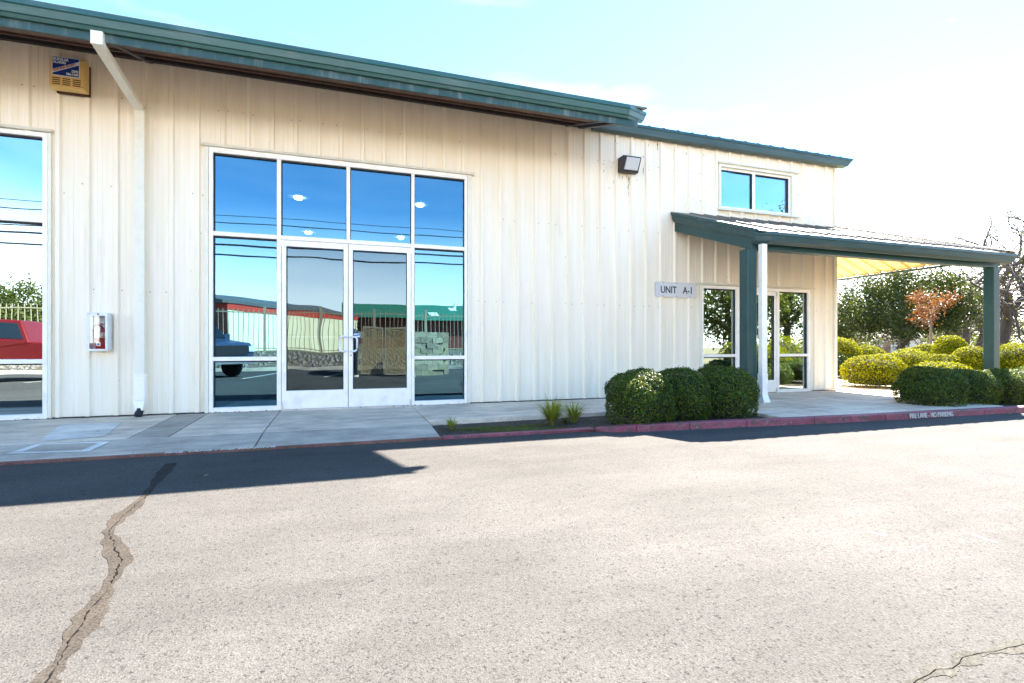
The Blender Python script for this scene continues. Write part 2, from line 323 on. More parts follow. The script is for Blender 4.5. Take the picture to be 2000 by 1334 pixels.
# ================================================================== THE GROUND
ZR = -.10
land = MB().add([(-400,-400,-.14),(400,-400,-.14),(400,400,-.14),(-400,400,-.14)], [(0,1,2,3)]).build('ground', LAND); tag(land, kind='structure')
kb = [(-14,-2.47),(1.06,-2.46),(2.86,-2.50),(3.02,-2.66),(3.3,-2.73),(4.0,-2.78),(4.8,-2.84),(5.8,-2.93),(7.0,-2.99),(8.3,-3.03),(9.6,-3.07),(11,-3.12),(13,-3.3),(14.5,-3.9),(15.4,-5.2)]
m = MB(); pts = [(x, y+.05, ZR) for x, y in kb]
n = len(pts); m.add(pts+[(x*1.0, -15.2, ZR) for x, y in kb], [(i, n+i, n+i+1, i+1) for i in range(n-1)])
m.add([(-60,-2.42,ZR),(-60,-15.2,ZR),(-14,-15.2,ZR),(-14,-2.42,ZR)], [(0,1,2,3)])
road = m.build('road', ASPH); tag(road, kind='structure')
# crack with sealant
def ribbon(name, path, wid, z, m_, parent, jit=.2):
    b = MB(); L_, R_ = [], []; K = 4
    for i, p in enumerate(path):
        a = Vector(path[max(0, i-K)]); c = Vector(path[min(len(path)-1, i+K)]); d = (c-a).normalized(); nn = Vector((-d.y, d.x))
        wv = wid[i] if hasattr(wid, '__len__') else wid; w1 = wv*(1+random.uniform(-jit, jit)); w2 = wv*(1+random.uniform(-jit, jit))
        L_.append((p[0]+nn.x*w1, p[1]+nn.y*w1, z)); R_.append((p[0]-nn.x*w2, p[1]-nn.y*w2, z))
    k = len(path); b.add(L_+R_, [(i, k+i, k+i+1, i+1) for i in range(k-1)]); return b.build(name, m_, parent)
def dense(path, k, amp):
    out = []; off = 0.
    for (a, b) in zip(path[:-1], path[1:]):
        d = (Vector(b)-Vector(a)); n_ = max(2, round(d.length/.022)) if k > 8 else k; nn = Vector((-d.y, d.x)).normalized()
        for i in range(n_):
            t = i/n_; off = off*.8+random.uniform(-amp, amp); out.append((a[0]+d.x*t+nn.x*off, a[1]+d.y*t+nn.y*off))
    return out+[path[-1]]
cp = [G(x, y) for x, y in [(335,905),(320,925),(300,950),(262,990),(232,1012),(214,1037),(220,1062),(236,1098),(215,1140),(182,1190),(150,1240),(110,1300),(78,1345),(20,1420)]]
ribbon('crack_sealant', dense(cp, 7, .004), [.036+.014*math.sin(i*.31)+.006*math.sin(i*1.3) for i in range(200)], ZR+.0015, SEAL, road, .08)
cpc = dense([(x+.005, y) for x, y in cp[2:]], 22, .006)
ribbon('crack', cpc, [random.choice((.0002, .0008, .0015, .003, .004)) for _ in cpc], ZR+.003, CRACKM, road, .3)
cq = [G(x, y) for x, y in [(1740,1380),(1790,1330),(1830,1310),(1862,1307),(1880,1285),(1930,1275),(1990,1262),(2060,1240)]]
ribbon('crack_sealant', dense(cq, 7, .005), [.02+.012*math.sin(i*.5) for i in range(120)], ZR+.0015, SEALP, road, .25)
ribbon('crack', dense(cq, 18, .003), .0011, ZR+.003, CRACKM, road, .5)
for (x0, y0), (x1, y1) in [((1694,1039),(1730,1047)), ((1900,1045),(1948,1061))]:
    ribbon('paint_mark', dense([G(x0, y0), G(x1, y1)], 5, .003), .008, ZR+.002, PAINTW, road, .5)
# parking lines across the way
for xx in (-8.2, -5.5, -2.8, -.4, 6.4, 9.0): ribbon('parking_line', [(xx, -9.7), (xx+.9, -14.9)], .05, ZR+.002, PAINTW, road, .05)

# sidewalk
side = MB().box(-14, 1.05, -2.36, 0.5, -.3, -.135).build('sidewalk', CONC2); tag(side, kind='structure')
def slab(x0, x1, y0, y1, z0, z1, m_, g=.006):    # y0 wall side (z0), y1 road side (z1)
    b = MB().hexa([(x0+g,y1+g,-.13),(x1-g,y1+g,-.13),(x1-g,y0-g,-.13),(x0+g,y0-g,-.13)], [(x0+g,y1+g,z1),(x1-g,y1+g,z1),(x1-g,y0-g,z0),(x0+g,y0-g,z0)])
    return b.build('slab', m_, side, bevel=.008)
for x0, x1, mm in [(-14,-9,CONC),(-9,-6.1,CONC),(-6.1,-3.35,CONC),(-3.35,-2.02,CONC),(-2.02,-1.66,CONC2),(-1.66,-.77,CONC),(-.77,1.06,CONC)]: slab(x0, x1, .25, -1.75, 0, -.035, mm)
for x0, x1 in [(-14,-8.4),(-8.4,-4.6),(-4.6,-.77),(-.77,1.06)]: slab(x0, x1, -1.75, -2.40, -.035, -.082, APRON)
for x0, x1 in [(1.06,3.35),(3.35,5.45)]: slab(x0, x1, .25, -1.55, 0, -.018, CONC)
for x0, x1, ye in [(5.45,7.55,-2.78),(7.55,9.75,-2.86)]: slab(x0, x1, .25, ye, -.002, -.02, CONC)
slab(9.75, 13.2, 9, -.2, -.006, -.012, CONC)
slab(9.75, 12.4, -.2, -1.2, -.012, -.02, CONC)
# pale patch and shallow drain dip in the left slab
hx = [G(x, y, -.012) for x, y in [(78,858),(120,828),(236,826),(205,849)]]
MB().add([(x, y, -.0135-.0175*abs(y)+.0045+.009) for x, y in hx], [(0,3,2,1)]).build('mortar_patch', CONC3, side)
fr = [(-2.80,-2.14),(-2.16,-2.21),(-2.12,-1.86),(-2.72,-1.80)]
def dipz(y): return -.035-(abs(y)-1.75)/.65*.047+.005
MB().add([(x, y, dipz(y)) for x, y in fr], [(0,1,2,3)]).build('drain_rim', CONC3, side)
MB().add([(x, y, dipz(y)+.004) for x, y in [(-2.70,-2.10),(-2.24,-2.15),(-2.20,-1.90),(-2.66,-1.85)]], [(0,1,2,3)]).build('drain_dip', CONC2, side)

# kerb: low painted strip on the left, stepped kerb on the right, in segments
kerb = MB().box(-14, 1.06, -2.462, -2.402, -.2, -.078)  .build('kerb', KERBOLD); tag(kerb, kind='structure')
MB().hexa([(1.07,-2.47,-.2),(2.86,-2.50,-.2),(2.86,-2.40,-.2),(1.07,-2.40,-.2)], [(1.07,-2.47,-.070),(2.86,-2.50,-.066),(2.86,-2.40,-.062),(1.07,-2.40,-.068)]).build('kerb_stone', KERB, kerb, bevel=.01)
kk = kb[2:]; kd = []
for a, b in zip(kk[:-1], kk[1:]):
    k = max(1, round((Vector(b)-Vector(a)).length/.75))
    for i in range(k): kd.append((a[0]+(b[0]-a[0])*i/k, a[1]+(b[1]-a[1])*i/k))
kd.append(kk[-1])
for i in range(len(kd)-1):
    a, b = Vector(kd[i]), Vector(kd[i+1]); d = (b-a).normalized(); nn = Vector((-d.y, d.x))*.15; g = d*.0025
    a2, b2 = a+g, b-g; zt0 = -.066+.052*min(1, i/2); zt1 = -.066+.052*min(1, (i+1)/2); j = random.uniform(-.003, .003)
    MB().hexa([(a2.x,a2.y,-.2),(b2.x,b2.y,-.2),(b2.x+nn.x,b2.y+nn.y,-.2),(a2.x+nn.x,a2.y+nn.y,-.2)],
              [(a2.x,a2.y+.012,zt0+j),(b2.x,b2.y+.012,zt1+j),(b2.x+nn.x,b2.y+nn.y,zt1+j),(a2.x+nn.x,a2.y+nn.y,zt0+j)]).build('kerb_stone', KERB, kerb, bevel=.014)
text('kerb_lettering', 'FIRE LANE - NO PARKING', .092, PAINTW, kerb, (7.42,-3.016,-.088), (1.0,-.032,0), (0,.17,1), xs=.80, ext=.004, bold=.0015)
text('kerb_lettering', 'FIRE  LANE - NO PARKING', .075, PAINTW, kerb, (-1.50,-2.464,-.0765), (1,0,0), (0,1,.02), xs=1.05, ext=.002, bold=.0015)

# planting bed
bed = MB().add([(1.06,-2.40,-.085),(5.5,-2.75,-.06),(5.5,-1.45,-.055),(1.06,-1.53,-.088)], [(0,1,2,3)]).build('planting_bed', SOIL); tag(bed, kind='structure')
bed2 = MB().add([(7.6,-2.95,-.05),(15,-3.2,-.05),(15,-.7,-.05),(7.6,-2.3,-.05)], [(0,1,2,3)]).build('planting_bed', SOIL); tag(bed2, kind='structure')
bed3 = MB().add([(11.0,-1.0,-.045),(60,-3.0,-.05),(60,40,-.05),(13.2,9,-.045),(13.2,.2,-.045)], [(0,1,2,3,4)]).build('planting_bed', LAND); tag(bed3, kind='structure')
b = MB()
for k in range(5200):
    cx, cy, rx, ry = random.choice([(1.62,-2.02,.30,.10),(1.95,-2.22,.34,.10),(2.25,-2.02,.42,.07),(2.3,-2.3,.3,.06),(3.0,-2.42,.25,.05)])
    x, y = random.gauss(cx, rx*.5), random.gauss(cy, ry*.5); s_ = random.uniform(.006, .014); z = -.084+random.uniform(0, .01)
    if y < -2.38 or y > -1.57: continue
    b.add([(x-s_, y, z), (x, y-s_, z+.004), (x+s_, y, z), (x, y+s_, z+.006)], [(0,1,2,3)])
mo = b.build('moss', MOSS); tag(mo, 'green moss cushions on the bare soil of the planting bed', 'moss', kind='stuff')
b = MB()
for k in range(900):
    x, y = random.uniform(1.1, 5.4), random.uniform(-2.42, -1.58); s_ = random.uniform(.008, .022); z = -.078; a = random.uniform(0, 3.1); c_, d_ = math.cos(a)*s_, math.sin(a)*s_
    b.add([(x-c_, y-d_, z), (x+d_*.4, y-c_*.4, z+.012), (x+c_, y+d_, z+.004), (x-d_*.4, y+c_*.4, z+.01)], [(0,1,2,3)])
mu = b.build('mulch', DEBR); tag(mu, 'dry wood chips and leaf litter over the planting bed soil', 'mulch', kind='stuff')

# ================================================================== THE BUILDING
bld = thing('metal_building', 'long cream ribbed metal building with green gutters and glass storefront', 'building', (0,0,0))
RP, R0 = .3048, -1.483
def rib_profile(x0, x1):
    xs = [x0, x1]; k0 = math.floor((x0-R0)/RP)-1
    for k in range(k0, k0+int((x1-x0)/RP)+4):
        c = R0+k*RP
        for dx in (-.037, -.020, .020, .037): xs.append(c+dx)
        for q in (.095, .15, .205): 
            for dx in (-.007, 0, .007): xs.append(c+q+dx)
    xs = sorted(x for x in set(round(x, 5) for x in xs) if x0-1e-6 <= x <= x1+1e-6)
    def yy(x):
        r = (x-R0+RP/2) % RP - RP/2; a = abs(r)
        if a <= .0201: return -.034
        if a < .037: return -.034*(.037-a)/.017
        q = (x-R0) % RP
        for c in (.095, .15, .205):
            if abs(q-c) < .0069: return -.0035*(1-abs(q-c)/.007)
        return 0.
    return [(x, yy(x)) for x in xs]
OPEN = [(-6.6,-3.41,-.05,3.545), (-1.655,1.935,-.05,3.60), (6.40,9.06,-.06,2.045), (6.80,8.62,3.50,4.36)]
WT = 4.66
def wall_panel(x0, x1):
    bs_ = {}
    br = sorted({x0, x1} | {e for o in OPEN for e in o[:2] if x0 < e < x1}); b = MB()
    for a, c in zip(br[:-1], br[1:]):
        zs = [(.012, WT)]
        for o in OPEN:
            if o[0] <= a+1e-6 and o[1] >= c-1e-6:
                nz_ = []
                for z0, z1 in zs:
                    if o[2] > z0: nz_.append((z0, min(z1, o[2])))
                    if o[3] < z1: nz_.append((max(z0, o[3]), z1))
                zs = nz_
        pr = rib_profile(a, c)
        for z0, z1 in zs:
            if z1-z0 < .005: continue
            b = bs_.setdefault('top' if (z0 > 3.7 and x0 > 6.79 and x1 < 8.63) else 'low', MB())
            k = len(pr); b.add([(x, y, z0) for x, y in pr]+[(x, y, z1) for x, y in pr], [(i, i+1, k+i+1, k+i) for i in range(k-1)])
            b.add([(a,.03,z0),(c,.03,z0),(c,.03,z1),(a,.03,z1)], [(3,2,1,0)])
    for b in bs_.values(): b.build('wall_panel', WALL, bld)
x = R0-.09-.9144*13
while x < 9.70:
    x2 = min(x+.9144, 9.74); y_j = 0
    wall_panel(x, x2); x = x2
# screws on the panels (rows of fasteners)
b = MB()
for zz in (1.62, 2.95, 4.12):
    for k in range(-8, 38):
        c = R0+k*RP
        for dx in (-.06, .06):
            xx = c+dx
            if any(o[0]-.05 < xx < o[1]+.05 and o[2] < zz < o[3]+.05 for o in OPEN) or random.random() < .55: continue
            z_ = zz+random.uniform(-.01, .01); b.lathe([(.008,-.009),(.008,-.002)], axis='y', c=(xx,0,z_), n=6)
b.build('screws', mat('screw_head', (.42, .35, .26), .6, .5, 60), bld)['kind'] = 'stuff'
MB().box(9.70, 9.775, -.045, .2, .012, 4.62).build('corner_trim', CREAMTRIM, bld)
MB().box(9.745, 9.77, .2, 16, .0, 4.6).build('side_wall', WALL, bld)
MB().box(-13.4, 9.7, 15.9, 16.0, 0, 4.6).build('rear_wall', WALL, bld)
MB().box(-13.4, -13.3, .05, 15.9, 0, 4.6).build('side_wall', WALL, bld)
MB().box(-13.3, 9.74, -.028, .04, -.12, .006).build('base_trim', mat('base_grime', (.10, .08, .06), .9, .5, 8), bld)
# interior
MB().box(-13.2, 9.7, 7.0, 7.1, .01, 4.6).build('inner_wall', INTER, bld)
MB().box(-13.2, 9.7, .26, 7.0, -.06, .0).build('inner_floor', mat('interior_floor', (.10, .10, .10), .5, .1, 3), bld)
MB().box(5.2, 5.3, .1, 7.0, .01, 4.6).build('partition', INTER, bld)
MB().box(5.32, 9.7, .12, 6.9, 2.75, 2.85).build('inner_ceiling', INTER, bld)
MB().box(8.9, 9.0, .3, 6.9, 2.87, 4.5).build('partition', mat('interior_white', (.7,.7,.7), .7, .03, 2), bld)
# roof (one slope up to the ridge, overhanging in front of the main part only)
ER, SL = 1.40, .27; ZG = 4.413
def rz(y): return ZG+.02+SL*(y+ER)
MB().hexa([(-13.6,-1.36,rz(-1.36)-.03),(4.34,-1.36,rz(-1.36)-.03),(4.34,-.16,rz(-.16)-.03),(-13.6,-.16,rz(-.16)-.03)],
          [(-13.6,-1.36,rz(-1.36)),(4.34,-1.36,rz(-1.36)),(4.34,-.16,rz(-.16)),(-13.6,-.16,rz(-.16))]).build('roof_overhang', ROOFM, bld)
MB().hexa([(-13.6,-.155,rz(-.16)-.03),(9.86,-.155,rz(-.16)-.03),(9.86,8,rz(8)-.03),(-13.6,8,rz(8)-.03)],
          [(-13.6,-.155,rz(-.16)),(9.86,-.155,rz(-.16)),(9.86,8,rz(8)),(-13.6,8,rz(8))]).build('roof', ROOFM, bld)
MB().hexa([(-13.6,8.01,rz(8)-.03),(9.86,8.01,rz(8)-.03),(9.86,16.2,rz(-.2)-.03),(-13.6,16.2,rz(-.2)-.03)],
          [(-13.6,8.01,rz(8)),(9.86,8.01,rz(8)),(9.86,16.2,rz(-.2)),(-13.6,16.2,rz(-.2))]).build('roof', ROOFM, bld)
rm = MB().hexa([(-.028,-.02,-.02*SL),(.028,-.02,-.02*SL),(.028,.5,.5*SL),(-.028,.5,.5*SL)], [(-.014,-.02,.026-.02*SL),(.014,-.02,.026-.02*SL),(.014,.5,.026+.5*SL),(-.014,.5,.026+.5*SL)]).mesh('roof_rib', ROOFM)
for k in range(19): obj('roof_rib', rm, bld, (4.3+k*RP, -.10, rz(-.10)+.002))
# gable closures so that no light leaks above the walls
for xx in (-13.35, 9.70):
    MB().prism(None, [(xx,.05,4.58),(xx,8,rz(8)-.04),(xx,15.9,4.58)], [(xx+.05,.05,4.58),(xx+.05,8,rz(8)-.04),(xx+.05,15.9,4.58)]).build('gable', WALL, bld)
# soffit, brown, sloping from the fascia up to the wall, and eave trim
sx0, sx1 = -13.5, 3.72
nrib = 0; b = MB(); b.hexa([(sx0,-1.27,4.168),(sx1,-1.27,4.168),(sx1,-.03,4.655),(sx0,-.03,4.655)], [(sx0,-1.27,4.19),(sx1,-1.27,4.19),(sx1,-.03,4.68),(sx0,-.03,4.68)]); b.build('soffit', SOFFIT, bld)
MB().hexa([(sx0,-.34,4.49),(sx1,-.34,4.49),(sx1,-.26,4.52),(sx0,-.26,4.52)], [(sx0,-.34,4.56),(sx1,-.34,4.56),(sx1,-.26,4.59),(sx0,-.26,4.59)]).build('purlin', mat('dark_purlin', (.030,.022,.022), .7, .3, 5), bld)
MB().hexa([(sx0,-.80,4.325),(sx1-.1,-.80,4.325),(sx1-.1,-.74,4.35),(sx0,-.74,4.35)], [(sx0,-.80,4.37),(sx1-.1,-.80,4.37),(sx1-.1,-.74,4.40),(sx0,-.74,4.40)]).build('purlin', SOFFIT, bld)
MB().box(sx0, 3.90, -.062, -.032, 4.612, 4.652).build('wall_top_trim', mat('dark_trim', (.03,.028,.03), .6, .2, 5), bld)
# green fascia below the gutter
MB().box(-13.6, 4.22, -1.30, -1.272, 4.16, 4.40).build('fascia', GREEND, bld)
# gutter profile (y outwards)
gp = [(-1.40,4.413),(-1.405,4.365),(-1.388,4.355),(-1.372,4.285),(-1.352,4.278),(-1.335,4.245),(-1.305,4.245),(-1.305,4.413)]
cuts = [-13.6,-10.2,-7.1,-4.05,-1.0,2.05,4.02]
for a, c in zip(cuts[:-1], cuts[1:]): MB().extx(gp, a+.001, c-.001).build('gutter', GREEN, bld)
for a in cuts[1:-1]: MB().extx([(y-.004, z) for y, z in gp[:6]]+[(-1.33,4.413)], a-.01, a+.01).build('gutter_seam', GREEN, bld)
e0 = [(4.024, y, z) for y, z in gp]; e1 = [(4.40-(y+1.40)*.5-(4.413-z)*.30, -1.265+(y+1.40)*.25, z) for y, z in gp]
MB().prism(None, e0, e1).build('gutter_end', mat('pale_green_paint', (.075,.15,.155), .4, .12, 3), bld)  # end piece in a paler green than the gutter lengths
MB().tube([(4.02,-1.33,4.42),(4.10,-1.31,4.445),(4.2,-1.28,4.432),(4.3,-1.26,4.43)], .008, 5).build('gutter_strap', STEEL, bld)
# wing gutter (little overhang)
gw = [(-.185,4.76),(-.19,4.715),(-.180,4.70),(-.165,4.60),(-.05,4.585),(-.05,4.66),(-.13,4.74)]
for a, c in [(4.10,7.02),(7.02,9.80)]: MB().extx(gw, a+.001, c-.001).build('gutter', GREEN2, bld)
MB().prism(None, [(9.80,y,z) for y, z in gw], [(10.06-(4.76-z)*.9,y,z) for y, z in gw]).build('gutter_end', GREEN2, bld)
# outrigger brackets under the overhang
def bracket(xx, wv=.07, dep=.13, m_=BRONZE):
    MB().hexa([(xx,-1.26,4.10+.07),(xx+wv,-1.26,4.17),(xx+wv,-.03,4.60),(xx,-.03,4.60)], [(xx,-1.26,4.17+dep),(xx+wv,-1.26,4.17+dep),(xx+wv,-.03,4.60+.09),(xx,-.03,4.60+.09)]).build('bracket', m_, bld)
GREYM = mat('grey_steel_bracket', (.055,.06,.075), .5, .2, 6)
for xx in (-8.2, -2.36): bracket(xx, m_=GREYM)
bracket(3.62, .05, .05, GREYM); bracket(3.86, .09, .1, GREYM)
# flashing over openings
for x0, x1, z in [(-6.7,-3.36,3.585),(-1.74,2.045,3.635),(6.28,9.165,2.075),(6.75,8.745,4.385)]:
    MB().extx([(-.065,z-.03),(-.035,z+.012),(-.002,z+.012),(-.002,z-.03)], x0, x1).build('head_flashing', CREAMTRIM, bld)
MB().extx([(-.075,3.485),(-.03,3.515),(.02,3.515),(.02,3.475),(-.075,3.470)], 6.75, 8.73).build('sill_flashing', CREAMTRIM, bld)

# ------------------------------------------------ storefronts
def part(b, name, m_, par, bevel=0): return b.build(name, m_, par, bevel=bevel)
def bar(par, name, x0, x1, z0, z1, y0=-.035, y1=.07, m_=WHITE): return MB().box(x0, x1, y0, y1, z0, z1).build(name, m_, par, bevel=.003)
def pane(par, x0, x1, z0, z1, m_, y=.03):
    p = MB().box(x0-.004, x1+.004, y, y+.007, z0-.004, z1+.004).build('pane', m_, par)
    g = .011; b = MB()
    b.box(x0, x1, y-.03, y-.002, z1-g*1.6, z1); b.box(x0, x0+g, y-.03, y-.002, z0, z1-g*1.6); b.box(x1-g*.5, x1, y-.03, y-.002, z0, z1-g*1.6)
    b.build('gasket', DARKGAP, par); return p
sf = MB().box(-1.652, -1.602, -.035, .07, 0, 3.6).build('storefront', WHITE, bld, bevel=.003); sf['label'] = 'wide white-framed glazed storefront with blue upper panes'
for x0, x1, z0, z1 in [(-.812,-.757,.0,3.53),(1.058,1.106,.0,3.53),(.118,.170,2.462,3.53),(1.888,1.932,0,3.6)]: bar(sf, 'mullion', x0, x1, z0, z1)
bar(sf, 'head', -1.602, 1.888, 3.53, 3.60)
for x0, x1 in [(-1.602,-.812),(1.106,1.888)]:
    bar(sf, 'transom', x0, x1, 2.405, 2.462); bar(sf, 'transom', x0, x1, .700, .755); bar(sf, 'sill', x0, x1, .0, .065)
bar(sf, 'transom', -.757, 1.058, 2.405, 2.462)
for x0, x1 in [(-1.602,-.812),(-.757,.118),(.170,1.058),(1.106,1.888)]: pane(sf, x0, x1, 2.462, 3.53, BLUEG)
for x0, x1 in [(-1.602,-.812),(1.106,1.888)]: pane(sf, x0, x1, .755, 2.405, BLUEG); pane(sf, x0, x1, .065, .700, BLUEG)
# casing in cream down both sides of the opening
for x0, x1 in [(-1.70,-1.656),(1.936,1.975)]: MB().box(x0, x1, -.036, .0, 0, 3.6).build('jamb_trim', CREAMTRIM, bld)
def door(x0, x1, hinge, ztop=2.40, gl=GREYG, z0=.012, handle=True, bt=.27, par=bld):
    d = MB().box(x0, x0+.062, -.03, .03, z0, ztop).build('door', WHITE, par, bevel=.003)
    b = lambda nm, a, c, e, f: bar(d, nm, a, c, e, f, -.03, .03)
    b('stile', x1-.062, x1, z0, ztop); b('top_rail', x0+.062, x1-.062, ztop-.085, ztop); b('bottom_rail', x0+.062, x1-.062, z0, bt)
    pane(d, x0+.062, x1-.062, bt, ztop-.085, gl, .0)
    MB().tube([(x0+.07,.055,1.03),(x1-.07,.055,1.03)], .014, 8).build('push_bar', HSILV, d)
    c = (x0+x1)/2+(.08 if hinge == 'R' else -.12); MB().box(c-.13, c+.13, .04, .09, ztop-.145, ztop-.088).build('door_closer', HSILV, d)
    hx_ = x1-.03 if hinge == 'L' else x0+.03; s = -1 if hinge == 'L' else 1
    zc = .935; pts = []
    for k in range(13):
        t = k/12
        if t < .17: pts.append((hx_+s*.055*t/.17, zc+.105))
        elif t > .83: pts.append((hx_+s*.055*(1-t)/.17, zc-.105))
    P_ = [(hx_,-.03,zc+.105),(hx_,-.075,zc+.105),(hx_+s*.06,-.078,zc+.105),(hx_+s*.083,-.08,zc+.085),(hx_+s*.09,-.08,zc+.06),(hx_+s*.09,-.08,zc-.06),(hx_+s*.083,-.08,zc-.085),(hx_+s*.06,-.078,zc-.105),(hx_,-.075,zc-.105),(hx_,-.03,zc-.105)]
    MB().tube(P_, .0135, 8).build('handle', HSILV, d, smooth=True)
    if s > 0: MB().lathe([(.018,-.040),(.018,-.03)], axis='y', c=(hx_+.005,0,.77), n=14).build('lock_cylinder', STEEL, d); MB().lathe([(.009,-.043),(.009,-.04)], axis='y', c=(hx_+.005,0,.77), n=10).build('keyhole', BLACK, d)
    px_ = x0-.005 if hinge == 'L' else x1-.02
    for zz in (z0+.01, ztop-.09): MB().box(px_, px_+.028, -.045, -.029, zz, zz+.075).build('pivot', STEEL, d)
    return d
door(-.752, .139, 'L'); dr = door(.147, 1.053, 'R')
BLUEST = mat('blue_sticker', (.02, .16, .36), .4, .2, 30); WHST = mat('white_sticker', (.75, .78, .8), .4, .05, 30)
MB().box(.212, .318, -.0045, -.0015, 1.030, 1.092).build('sticker', BLUEST, dr)
MB().add([(.215,-.0065,1.036),(.300,-.0065,1.036),(.315,-.0065,1.060),(.215,-.0065,1.050)], [(0,1,2,3)]).build('sticker_stripe', WHST, dr)
MB().add([(.214,-.0065,1.066),(.250,-.0065,1.070),(.316,-.0065,1.086),(.214,-.0065,1.089)], [(0,1,2,3)]).build('sticker_stripe', WHST, dr)
MB().box(-.752, 1.055, -.06, .06, -.01, .010).build('threshold', STEEL, bld)
# left window
lw = MB().box(-3.462, -3.412, -.035, .07, -.0, 3.545).build('window', WHITE, bld, bevel=.003); lw['label'] = 'tall white-framed storefront window beside the extinguisher cabinet'
bar(lw, 'mullion', -5.05, -5.0, 0, 3.49); bar(lw, 'head', -6.6, -3.462, 3.49, 3.545)
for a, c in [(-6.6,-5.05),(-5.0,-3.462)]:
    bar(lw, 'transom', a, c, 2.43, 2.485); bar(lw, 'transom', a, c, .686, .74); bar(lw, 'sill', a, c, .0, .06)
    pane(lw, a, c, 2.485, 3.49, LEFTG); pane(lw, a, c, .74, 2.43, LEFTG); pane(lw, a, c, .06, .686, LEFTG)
MB().box(-3.409, -3.375, -.036, 0, 0, 3.55).build('jamb_trim', CREAMTRIM, bld)
# right entry
en = MB().box(6.405, 6.44, -.035, .07, -.005, 2.04).build('entry', WHITE, bld, bevel=.003); en['label'] = 'white-framed glazed entry with single door under the canopy'
for x0, x1 in [(7.195,7.265),(8.185,8.25),(8.995,9.055)]: bar(en, 'mullion', x0, x1, -.005, 2.04)
for x0, x1 in [(6.44,7.195),(8.25,8.995)]:
    bar(en, 'head', x0, x1, 1.985, 2.04); bar(en, 'transom', x0, x1, .700, .752); bar(en, 'sill', x0, x1, -.005, .05)
    pane(en, x0, x1, .752, 1.985, ENTRYG); pane(en, x0, x1, .05, .700, ENTRYG)
bar(en, 'head', 7.265, 8.185, 1.985, 2.04)
ed = door(7.27, 8.18, 'R', 1.98, ENTRYG, .005, True, .24)
MB().box(7.345, 7.42, -.0045, -.0015, 1.03, 1.09).build('sticker', BLUEST, ed)
for x0, x1 in [(6.36,6.402),(9.058,9.10)]: MB().box(x0, x1, -.036, 0, 0, 2.05).build('jamb_trim', CREAMTRIM, bld)
# small upper window, set back in its opening
uw = MB().box(6.845, 6.88, .02, .09, 3.52, 4.30).build('window', WHITE, bld); uw['label'] = 'small two-pane sliding window above the canopy roof'
for x0, x1, z0, z1 in [(8.54,8.575,3.52,4.30),(6.88,8.54,4.255,4.30),(6.88,8.54,3.52,3.565),(7.63,7.70,3.565,4.255)]: MB().box(x0, x1, .02, .09, z0, z1).build('frame', WHITE, uw, bevel=.003)
for x0, x1 in [(6.88,7.63),(7.70,8.54)]: pane(uw, x0, x1, 3.565, 4.255, SMALLG, .06)
for bx_ in [(6.80,6.845,-.03,.09,3.50,4.36),(8.575,8.62,-.03,.09,3.50,4.36),(6.845,8.575,-.03,.09,4.30,4.36)]: MB().box(*bx_).build('reveal', CREAMTRIM, uw)

# ------------------------------------------------ main downspout
ds = MB().box(-2.475, -2.365, -.115, -.031, .50, 3.93).build('downspout', CREAMTRIM, bld, bevel=.006); ds['label'] = 'cream square downspout'
MB().hexa([(-2.475,-.118,3.90),(-2.362,-.118,3.90),(-2.362,-.028,3.95),(-2.475,-.028,3.95)], [(-2.475,-.150,3.945),(-2.362,-.150,3.945),(-2.362,-.06,4.02),(-2.475,-.06,4.02)]).build('elbow', CREAMTRIM, ds)
MB().hexa([(-2.47,-.146,3.93),(-2.37,-.146,3.93),(-2.37,-.07,3.985),(-2.47,-.07,3.985)], [(-2.47,-1.345,4.10),(-2.37,-1.345,4.10),(-2.37,-1.262,4.155),(-2.47,-1.262,4.155)]).build('offset_pipe', CREAMTRIM, ds)
MB().box(-2.475, -2.365, -1.355, -1.265, 4.10, 4.243).build('gutter_outlet', CREAMTRIM, ds, bevel=.005)
MB().box(-2.482, -2.358, -.122, -.029, .515, .545).build('joint_band', WHITE, ds)
MB().hexa([(-2.485,-.130,.20),(-2.36,-.130,.20),(-2.36,-.030,.20),(-2.485,-.030,.20)], [(-2.478,-.120,.514),(-2.362,-.120,.514),(-2.362,-.030,.514),(-2.478,-.030,.514)]).build('boot', WHITE, ds, bevel=.004)
MB().hexa([(-2.455,-.15,.075),(-2.375,-.15,.075),(-2.375,-.07,.075),(-2.455,-.07,.075)], [(-2.485,-.130,.199),(-2.36,-.130,.199),(-2.36,-.030,.199),(-2.485,-.030,.199)]).build('boot_throat', WHITE, ds)
MB().tube([(-2.415,-.110,.095),(-2.418,-.125,.05),(-2.43,-.15,.004)], [.042,.044,.047], 10).build('outlet_hose', BLACK, ds)
# ------------------------------------------------ algae runs on the wing wall
b = MB()
def streak(x, z, wv, h):
    n_ = 7; Lp, Rp_ = [], []
    for i in range(n_):
        t = i/(n_-1); ww = wv*(1-.75*t)*random.uniform(.5, 1.2); Lp.append((x-ww, z-h*t)); Rp_.append((x+ww, z-h*t))
    yy_ = -.0385 if abs((x-R0+RP/2) % RP - RP/2) < .038 else -.006
    b.add([(p[0], yy_, p[1]) for p in Lp+Rp_], [(i, i+1, n_+i+1, n_+i) for i in range(n_-1)])
for px, py, wv, h in [(1228,345,.012,.14),(1224,342,.008,.06),(1215,344,.006,.07),(1227,360,.006,.12),(1207,341,.006,.09),(1284,280,.010,.13),(1256,328,.006,.14),(1264,283,.005,.05),(1200,275,.007,.04),(1176,320,.006,.04),(1177,333,.006,.05),(1266,331,.009,.02),(1256,305,.006,.04),(1340,298,.007,.05),(1227,375,.004,.09),(1198,352,.004,.07),(1372,302,.004,.05),(1420,330,.005,.05),(1315,294,.005,.03),(1240,352,.004,.02)]:
    x_, z_ = W(px, py); streak(x_, z_, wv, h)
